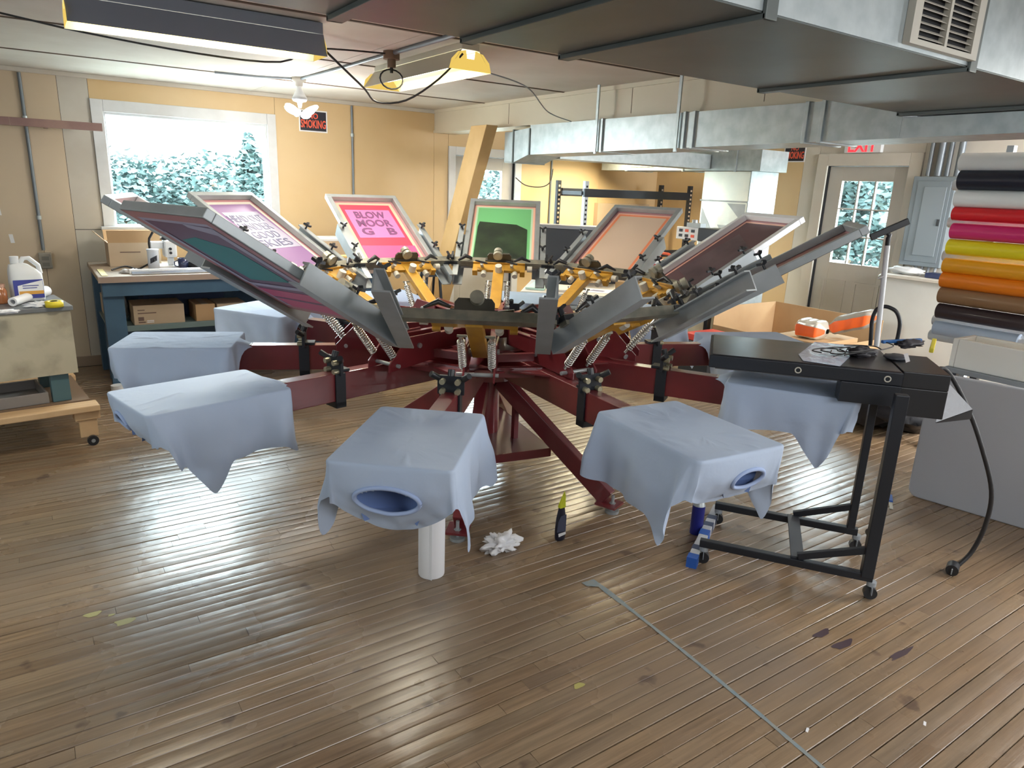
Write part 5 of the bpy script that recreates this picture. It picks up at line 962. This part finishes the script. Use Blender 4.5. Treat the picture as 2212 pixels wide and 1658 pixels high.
# ---- flash dryer on its wheeled stand
FA = math.radians(-50); O_ = Vector((2.50, 2.06, 0)); fu = Vector((math.cos(FA), math.sin(FA), 0)); fv = Vector((-fu.y, fu.x, 0))
FD = lambda x, y, z: O_ + fu * x + fv * y + Vector((0, 0, z))
t = thing('flash_dryer', 'black flash dryer head on a black wheeled stand at right', 'dryer', O_, FA)
MB().box(0, 0.80, 0, 0.50, 0.922, 0.98).build('heater_head', BLACKS, t, 0.004, world=False)
MB().box(0.012, 0.79, 0.012, 0.49, 0.9805, 0.984).build('top_sheet', BLACKT, t, world=False)
MB().box(0.03, 0.77, 0.03, 0.47, 0.912, 0.921).build('heating_panel', mat('heater_underside', (0.16, 0.17, 0.19), 0.5), t, world=False)
for x in (0.38, 0.74): MB().lathe([(0.007, 0.0), (0.015, 0.0), (0.015, 0.003), (0.007, 0.003)], (0, 0, 0), 16) if False else None; MB().tube([(x + 0.012 * math.cos(q), -0.003, 0.950 + 0.012 * math.sin(q)) for q in [2 * PI * e / 16 for e in range(17)]], 0.003, 6, False).build('grommet', KNOB, t, world=False)
MB().box(0.802, 0.985, 0.02, 0.40, 0.915, 0.985).box(0.802, 0.985, 0.02, 0.40, 0.79, 0.9145).build('control_box', BLACKP, t, 0.004, world=False)
MB().box(0.56, 0.80, -0.004, 0.09, 0.83, 0.921).build('mount_bracket', BLACKS, t, 0.003, world=False)
w0, w1, w2 = Vector((2.86, 1.355, 0)), AZ(1525, 1213), AZ(1566, 1125)
near_a, near_b = AZ(1512, 1170, 0.10), Vector((2.875, 1.345, 0.10)); far_a = AZ(1545, 1090, 0.10); far_b = far_a + (near_b - near_a) * 0.93
wl2 = lambda p: (Matrix.Rotation(-FA, 3, 'Z') @ (Vector(p) - O_))
MB().bar(wl2(near_a), wl2(near_b), 0.035, 0.035).build('base_bar', BLACKS, t, 0.003, world=False); MB().bar(wl2(far_a), wl2(far_b), 0.035, 0.035).build('base_bar', BLACKS, t, 0.003, world=False)
npost = near_a + (near_b - near_a) * 0.965; fpost = far_a + (far_b - far_a) * 0.95
MB().bar(wl2(npost + Vector((0, 0, -0.0))), wl2(npost + Vector((0, 0, 0.83))), 0.045, 0.05).build('post', BLACKS, t, 0.003, world=False)
MB().bar(wl2(fpost), wl2(fpost + Vector((0, 0, 0.795))), 0.035, 0.035).build('post', BLACKS, t, 0.003, world=False)
ca, cb = near_a + (near_b - near_a) * 0.58, far_a + (far_b - far_a) * 0.56
MB().bar(wl2(ca + Vector((0, 0, .02))), wl2(cb + Vector((0, 0, .02))), 0.055, 0.012).build('cross_plate', mat('dull_black_plate', (0.05, 0.055, 0.065), 0.5), t, world=False)
MB().bar(wl2(ca + Vector((0, 0, .03))), wl2(npost + Vector((0, 0, 0.13))), 0.025, 0.03).build('brace', BLACKS, t, 0.002, world=False); MB().bar(wl2(cb + Vector((0, 0, .03))), wl2(fpost + Vector((0, 0, 0.13))), 0.025, 0.03).build('brace', BLACKS, t, 0.002, world=False)
MB().tube([wl2(npost + Vector((0.02, 0.02, 0.18))), wl2(npost + Vector((0.05, 0.05, 0.18)))], 0.016, 10).build('clamp_knob', BLACKP, t, world=False)
for wp in (near_a * 0.97 + near_b * 0.03, far_a * 0.97 + far_b * 0.03, near_b, far_b):
    e = Vector((wp.x, wp.y, 0)); cs = MB().cyl(wl2(e + Vector((0, 0, 0.062))), wl2(e + Vector((0, 0, 0.083))), 0.020, 12).bar(wl2(e + fv * 0.02 + Vector((0, 0, 0.03))), wl2(e + fv * 0.02 + Vector((0, 0, 0.064))), 0.03, 0.003).bar(wl2(e - fv * 0.02 + Vector((0, 0, 0.03))), wl2(e - fv * 0.02 + Vector((0, 0, 0.064))), 0.03, 0.003)
    co = cs.build('caster', GREYM, t, world=False); MB().cyl(wl2(e - fv * 0.014 + Vector((0, 0, 0.028))), wl2(e + fv * 0.014 + Vector((0, 0, 0.028))), 0.028, 18).build('wheel', BLACKP, co, world=False)
f1, f2, f3 = AP(2034, 812, (3.40, 1.42, 0)), AP(2100, 884, (3.40, 1.42, 0)), AP(2021, 912, (3.30, 1.36, 0))
MB().slab([wl2(p) for p in (f1, f2, f3)], 0.004).build('foil_shield', FOILB, t, world=False)
MB().slab([wl2(p) for p in (f2, f2 + Vector((0, 0, -0.045)), f3 + Vector((0, 0, -0.002)), f3)], 0.004).build('shield_lip', BLACKP, t, world=False)
# cord and plug
A_ = (3.45, 1.42, 0)
cp = [FD(0.985, 0.30, 0.93), AP(2045, 800, A_), AP(2090, 880, A_), AP(2122, 970, A_), AP(2142, 1060, A_), AP(2130, 1130, A_), AP(2100, 1190, A_)]
pe = AZ(2068, 1222, 0.03); cp.append(pe)
wire('dryer_cord', 'thick black cord hanging from the flash dryer to its plug', cp, 0.0105, BLACKC, 44)
pp = AZ(2055, 1238, 0.0); t = thing('cord_plug', 'heavy black plug lying on the floor at right', 'plug', pp); MB().cyl((pp.x - 0.028, pp.y - 0.01, 0.028), (pp.x + 0.03, pp.y + 0.01, 0.028), 0.027, 14).build('plug_body', BLACKP, t, 0.003)
for s in (-1, 0, 1): MB().cyl((pp.x - 0.029, pp.y - 0.01, 0.028 + 0.010 * s), (pp.x - 0.045, pp.y - 0.016, 0.028 + 0.010 * s), 0.003, 6).build('prong', ALU, t)
# on the dryer head
HZ = 0.985
p0 = AZ(1893, 748, HZ); top = AP(1917, 530, p0)
t = thing('pipe_stand', 'white plastic pipe standing on the flash dryer with a black hooked top', 'pipe', p0); MB().tube([p0, top], 0.0125, 14).build('pipe', WHITE, t); MB().tube([top - (top - p0) * 0.02, top + (top - p0).normalized() * 0.035, AP(1922, 508, p0), AP(1914, 500, p0), AP(1903, 502, p0)], 0.0115, 10).build('hook', BLACKP, t)
MB().tube([AP(1897, 601, p0), AP(1904, 598, p0) - FW * 0.02, AP(1910, 601, p0)], 0.004, 6).build('wire_tie', PAPER, t)
tag(MB().bar(AP(1880, 513, (3.28, 1.84, 0)), AP(1963, 477, (3.38, 1.74, 0)), 0.02, 0.03).build('squeegee_bar', BLACKP, bevel=0.003), 'black bar extending from the end of the edge on screen toward the breaker panel', 'bar')
arc = [AP(x, y, (3.56, 1.82, 0)) for x, y in ((1880, 745), (1882, 715), (1884, 690), (1892, 670), (1907, 662), (1922, 664), (1937, 674), (1944, 695), (1941, 720), (1935, 745))]
tag(wire('x', None, arc, 0.010, n=40).build('foam_handle', BLACKP), 'black foam covered loop handle rising from the dryer clutter', 'handle')
tag(blob('grey_pad', GREYB, AZ(1935, 775, HZ) + Vector((0, 0, 0.01)), 0.05, (1.2, 1.0, 0.25), 61, 0.1, zmin=HZ), 'round dark grey pad on the dryer at the pipe foot', 'pad')
for k, (x, y, s, lb) in enumerate(((1860, 768, (1.5, 0.9, 0.5), 'black pouch left of the pipe on the dryer'), (1965, 748, (2.0, 0.8, 0.4), 'dark tool bundle right of the foam handle'))):
    tag(blob('pouch', mat('dark_cloth', (0.025, 0.022, 0.028), 0.7), AZ(x, y, HZ) + Vector((0, 0, 0.015)), 0.05, s, 70 + k, 0.35, zmin=HZ), lb, 'pouch')
tag(MB().slab([AZ(x, y, HZ + 0.003) for x, y in ((1760, 738), (1862, 747), (1840, 765), (1815, 790), (1735, 778), (1725, 765))][::-1], 0.002).build('plastic_sheet', mat('shiny_film', (0.55, 0.60, 0.75), 0.15, bump=0.6, bscale=18)), 'shiny pale plastic sheet on the dryer head', 'sheet')
for k in range(5):
    a = random.uniform(0, 6); c = AZ(1790 + 22 * k, 762, HZ + 0.012)
    wire('thin_cable', 'thin black cable loop lying on the plastic sheet, %s from the left' % ('first', 'second', 'third', 'fourth', 'fifth')[k], [c + Vector((0.10 * math.cos(a + q * 1.1) * (1 + .2 * k), 0.055 * math.sin(a + q * 1.1), 0.003 * q + 0.004 * k)) for q in range(6)], 0.0028, BLACKC, 30)
tag(MB().bar(AZ(1905, 738, HZ + 0.02), AZ(1990, 734, HZ + 0.03), 0.02, 0.016).build('blue_tool', cl('tool_blue', (0.02, 0.12, 0.35)), bevel=0.004), 'blue handled tool lying across the dryer clutter', 'tool')
tag(MB().bar(AZ(2012, 757, HZ + 0.012), AZ(2018, 735, HZ + 0.012), 0.02, 0.022).build('marker', cl('marker_yellow', (0.7, 0.6, 0.05)), bevel=0.004), 'yellow and teal marker at the right end of the dryer', 'marker')
tag(MB().slab([AP(1952, 764, FD(0.86, 0.02, 0)), AP(1961, 762, FD(0.86, 0.02, 0)), AP(1966, 780, FD(0.86, 0.02, 0)), AP(1957, 783, FD(0.86, 0.02, 0))][::-1], 0.001).build('tag_label', PAPER), 'small white tag hanging at the dryer corner', 'tag')

# ---- things on the floor
p = AZ(928, 1250); t = thing('paper_towel_roll', 'white paper towel roll standing under the front shirt', 'roll', p); MB().lathe([(0.021, 0.0), (0.057, 0.0), (0.0585, 0.004), (0.0585, 0.276), (0.057, 0.28), (0.021, 0.28), (0.021, 0.0)], p + Vector((0.03, 0.04, 0)), 28).build('roll', PAPER, t); MB().slab([p + Vector((0.03 - 0.058, 0.04, 0.002)), p + Vector((0.03 - 0.03, -0.02, 0.002)), p + Vector((0.03 - 0.03, -0.02, 0.278)), p + Vector((0.03 - 0.058, 0.04, 0.278))], 0.001).build('loose_sheet', PAPER, t)
tag(blob('crumpled_rag', PAPER, AZ(1082, 1172, 0.03) + Vector((0, 0, 0.0)), 0.062, (1.3, 0.9, 0.75), 81, 0.5, nu=44, nv=30, fr=3.4), 'crumpled white rag on the floor between roll and bottle', 'rag')
p = AZ(1209, 1165); t = thing('glue_bottle', 'black squeeze bottle with yellow nozzle standing on the floor', 'bottle', p)
def bot(u, v):
    zs = [0, .006, .02, .06, .12, .165, .175]; ws = [.020, .027, .029, .030, .026, .018, .016]; i = min(6, int(v * 6.001)); a = 2 * PI * u
    return (p.x + ws[i] * math.cos(a) * 1.0, p.y + ws[i] * math.sin(a) * 0.75, zs[i])
MB().grid(bot, 24, 6).build('bottle_body', mat('bottle_black', (0.012, 0.014, 0.03), 0.3), t)
lbp = [AP(x, y, (p.x - 0.015, p.y - 0.026, 0)) for x, y in ((1203, 1150), (1222, 1146), (1224, 1110), (1212, 1115), (1206, 1128))]; MB().slab(lbp[::-1], 0.001).build('label', cl('slate_label', (0.07, 0.08, 0.13)), t)
MB().slab([AP(x, y, (p.x - 0.016, p.y - 0.028, 0)) for x, y in ((1207, 1160), (1222, 1153), (1222, 1148), (1206, 1153))], 0.001).build('label_band', PAPER, t)
MB().add([(p.x - .016, p.y - .01, .176), (p.x + .016, p.y - .01, .176), (p.x + .016, p.y + .01, .176), (p.x - .016, p.y + .01, .176), (p.x - .014, p.y - .005, .20), (p.x + .018, p.y - .005, .23), (p.x + .018, p.y + .005, .23), (p.x - .014, p.y + .005, .20), (p.x + .013, p.y, .262)],
         [(0, 3, 2, 1), (0, 1, 5, 4), (1, 2, 6, 5), (2, 3, 7, 6), (3, 0, 4, 7), (4, 5, 8), (5, 6, 8), (6, 7, 8), (7, 4, 8)]).build('nozzle', cl('nozzle_yellow', (0.62, 0.66, 0.02)), t)
p = AZ(1503, 1150); t = thing('spray_can', 'dark blue can with silver top standing beside the dryer stand', 'can', p); MB().cyl(p, p + Vector((0, 0, 0.155)), 0.032, 20).build('can_body', cl('royal_blue', (0.008, 0.012, 0.16)), t); MB().lathe([(0.032, 0.156), (0.024, 0.178), (0.015, 0.185), (0.001, 0.186)], p, 20).build('can_top', ALU, t)
la, lb_ = AZ(1494, 1222, 0.0), AZ(1548, 1108, 0.0); d = (lb_ - la).normalized(); t = thing('spirit_level', 'blue and white spirit level lying on the floor across the stand casters', 'level', la)
MB().bar(la + Vector((0, 0, 0.025)), lb_ + Vector((0, 0, 0.025)), 0.045, 0.05).build('level_body', mat('level_white', (0.5, 0.52, 0.56), 0.4), t, 0.003)
for a, b in ((-0.02, 0.03), (0.25, 0.31)): MB().bar(la + d * a + Vector((0, 0, 0.025)), la + d * b + Vector((0, 0, 0.025)), 0.048, 0.053).build('blue_cap', cl('level_blue', (0.02, 0.10, 0.42)), t)
for a in (0.08, 0.36, 0.45): MB().bar(la + d * a + Vector((0, 0, 0.03)), la + d * (a + 0.045) + Vector((0, 0, 0.03)), 0.047, 0.043).build('vial_window', cl('vial_dark', (0.06, 0.08, 0.14)), t)
a, b = AZ(1925, 1100), AZ(1921, 1060); t = thing('utility_knife', 'small blue handled knife on the floor behind the stand post', 'knife', a); d = (b - a).normalized(); MB().bar(a + d * 0.10 + Vector((0, 0, .008)), a + d * 0.2 + Vector((0, 0, .008)), 0.022, 0.014).build('knife_handle', MATS['level_blue'], t, 0.002); MB().bar(a + Vector((0, 0, .004)), a + d * 0.10 + Vector((0, 0, .004)), 0.018, 0.004).build('blade', KNOB, t)
# worn tape line
ta, tb = AZ(1280, 1252), AZ(1790, 1668); d = (tb - ta).normalized(); n = Vector((-d.y, d.x, 0)); rnd = random.Random(3); L_ = (tb - ta).length; Lp = []; Rp = []; N_ = 46
for i in range(N_ + 1):
    s_ = i / N_ * L_; w = 0.012 + 0.004 * rnd.random() + (0.014 * math.exp(-((s_ - 0.13) / 0.09) ** 2)); bow = 0.012 * math.sin(s_ / L_ * PI); Lp.append(ta + d * s_ + n * (w * 0.5 + bow)); Rp.append(ta + d * s_ - n * (w * 0.6 - bow))
tag(MB().add([tuple(p.to_tuple()[:2]) + (0.0012,) for p in Lp + Rp], [(i, N_ + 1 + i, N_ + 2 + i, i + 1) for i in range(N_)]).build('floor_tape', mat('worn_tape', (0.19, 0.25, 0.28), 0.6, col2=(0.26, 0.27, 0.25), nscale=30)), 'worn blue grey tape line running across the bare floor', 'tape')
tag(MB().slab([ta + Vector((0, 0, 0.0016)), ta + d * 0.06 + n * -0.01 + Vector((0, 0, 0.0016)), ta + d * 0.03 + n * -0.055 + Vector((0, 0, .0016)), ta + n * -0.06 + Vector((0, 0, .0016))], 0.001).build('tape_end', MATS['worn_tape']), 'torn curl of tape at the far end of the tape line', 'tape')
for k, (x, y) in enumerate(((200, 1327), (268, 1343), (240, 1328), (1250, 1480))):
    c = AZ(x, y); r = (0.022, 0.026, 0.009, 0.016)[k]; tag(MB().add([(c.x + r * 1.3 * math.cos(q) * (1 + .3 * math.sin(3 * q + k)), c.y + r * math.sin(q) * (1 + .25 * math.cos(2 * q)), 0.0011) for q in [2 * PI * i / 16 for i in range(16)]], [tuple(range(16))]).build('paint_spot', cl('spot_yellow', (0.42, 0.37, 0.12))), ('yellow paint spot on the floor at left, the upper one', 'larger yellow paint spot on the floor at left', 'tiny yellow paint fleck between the two larger spots', 'faint yellow paint spot in the middle of the bare floor')[k], 'paint spot')
for k, (x, y, rx, ry) in enumerate(((1776, 1368, .045, .02), (1820, 1392, .055, .02), (1945, 1412, .075, .012))):
    c = AZ(x, y); tag(MB().add([(c.x + rx * math.cos(q) * (1 + .3 * math.sin(3 * q + k)), c.y + ry * math.sin(q) * (1 + .3 * math.cos(2 * q + k)), 0.0010) for q in [2 * PI * i / 18 for i in range(18)]], [tuple(range(18))]).build('floor_stain', cl('stain_dark', (0.065, 0.04, 0.05))), ('small dark purple stain right of the tape line', 'two lobed dark purple stain right of the tape line', 'long dark stain at far right of the floor')[k], 'stain')
for k, (x, y) in enumerate(((1128, 968), (1150, 975), (1170, 966))):
    tag(blob('debris', (SIL, BENCHT, PAPER)[k], AZ(x, y, 0.01), 0.045 if k < 2 else 0.03, (1.6, 0.7, 0.35), 90 + k, 0.6), ('crumpled silver scrap under the press at left', 'brown shavings scrap under the press', 'small white scrap under the press at right')[k], 'scrap')
for k, (x, y) in enumerate(((790, 1127), (1745, 1582), (2000, 1568))): c = AZ(x, y); tag(MB().slab([c + Vector((0, 0, .0014)), c + Vector((.02, .008, .0014)), c + Vector((.018, .016, .0014)), c + Vector((-.002, .008, .0014))], 0.001).build('paper_fleck', PAPER), ('white paper fleck on the floor under the front left shirt', 'pale fleck near the lower end of the tape line', 'pale fleck on the floor at lower right')[k], 'fleck')

# ================================================================== outside
gr = MB().box(-60, 70, Y1 + 0.17, 90, -0.6, -0.5).box(X1 + 0.17, 70, -40, Y1 + 0.169, -0.6, -0.5).build('ground', mat('gravel_yard', (0.36, 0.37, 0.34), 0.9, col2=(0.28, 0.30, 0.26), nscale=2)); gr['kind'] = 'structure'
LEAFM = mat('leaves', (0.034, 0.062, 0.056), 0.6, col2=(0.062, 0.105, 0.105), nscale=9); BARK = mat('bark', (0.12, 0.08, 0.05), 0.9)
def tree(label, x, y, h, r, seed, cat='tree', name='tree', n=900, ls=0.13, group=None):
    rnd = random.Random(seed); t = thing(name, label, cat, (x, y, -0.5), 0, group)
    MB().tube([(x, y, -0.5), (x + .05, y, -0.5 + h * 0.35), (x, y + .05, -0.5 + h * 0.8)], [0.09, 0.07, 0.03], 8).build('trunk', BARK, t)
    mb = MB(); q = MB()
    for i in range(n):
        while True:
            v = Vector((rnd.uniform(-1, 1), rnd.uniform(-1, 1), rnd.uniform(-1, 1)))
            if 0.25 < v.length < 1: break
        k = 1 + 0.35 * nz(v.x * 2 + seed, v.y * 2, v.z * 2)
        c = Vector((x + v.x * r * k, y + v.y * r * k, -0.5 + h * 0.55 + v.z * h * 0.45 * k)); a = rnd.uniform(0, PI); e = Vector((math.cos(a), math.sin(a), rnd.uniform(-.6, .6))).normalized() * ls; f = e.cross(Vector((rnd.uniform(-1, 1), rnd.uniform(-1, 1), rnd.uniform(-1, 1)))).normalized() * ls * 0.55
        mb.add([c - e, c + f, c + e, c - f], [(0, 1, 2, 3)])
    o = mb.build('foliage', LEAFM, t); o['kind'] = 'stuff'
for k, (x, y, h, r) in enumerate(((1.1, 17.0, 2.65, 1.6), (2.5, 18.0, 2.5, 1.6), (3.5, 17.0, 2.5, 1.5), (4.9, 18.5, 2.0, 1.4), (3.55, 13.6, 2.75, 0.40), (-1.4, 18, 2.8, 1.6), (7.4, 18, 2.6, 1.6), (10.5, 17, 3.0, 1.8))):
    tree(('leafy green bush outside the window, %s from the left' % ('second', 'third', 'fourth', 'fifth')[k]) if k < 4 else ('slender bush outside the right edge of the window', 'leafy bush outside beyond the left edge of the window', 'bush outside seen through the left door glass', 'large bush outside past the left door')[k - 4], x, y, h, r, 100 + k, 'bush', 'bush', 5200, 0.085)
for k, (x, y, h, r) in enumerate(((12.5, 8.6, 4.2, 1.6), (13.2, 7.2, 4.6, 1.7), (12.8, 5.8, 3.6, 1.5), (17, 10, 4.5, 2.0))):
    tree(('tall leafy tree outside the exit door at left of its glass', 'tall leafy tree outside the middle of the exit door glass', 'leafy tree outside the right of the exit door glass', 'distant tree far beyond the exit door')[k], x, y, h, r, 200 + k, n=5500, ls=0.085)
t = thing('porch_railing', 'white porch railing outside the exit door', 'railing', (9.5, 5.2, -0.5))
MB().box(9.46, 9.54, 3.0, 8.5, 0.62, 0.72).build('top_rail', WHITE, t); MB().box(9.47, 9.53, 3.0, 8.5, -0.1, -0.03).build('bottom_rail', WHITE, t)
for i in range(34): y = 3.05 + i * 0.16; MB().box(9.48, 9.52, y, y + 0.04, -0.029, 0.619).build('baluster', WHITE, t)
for y in (3.0, 5.7, 8.4): MB().box(9.44, 9.56, y, y + 0.12, -0.5, 0.85).build('post', WHITE, t)
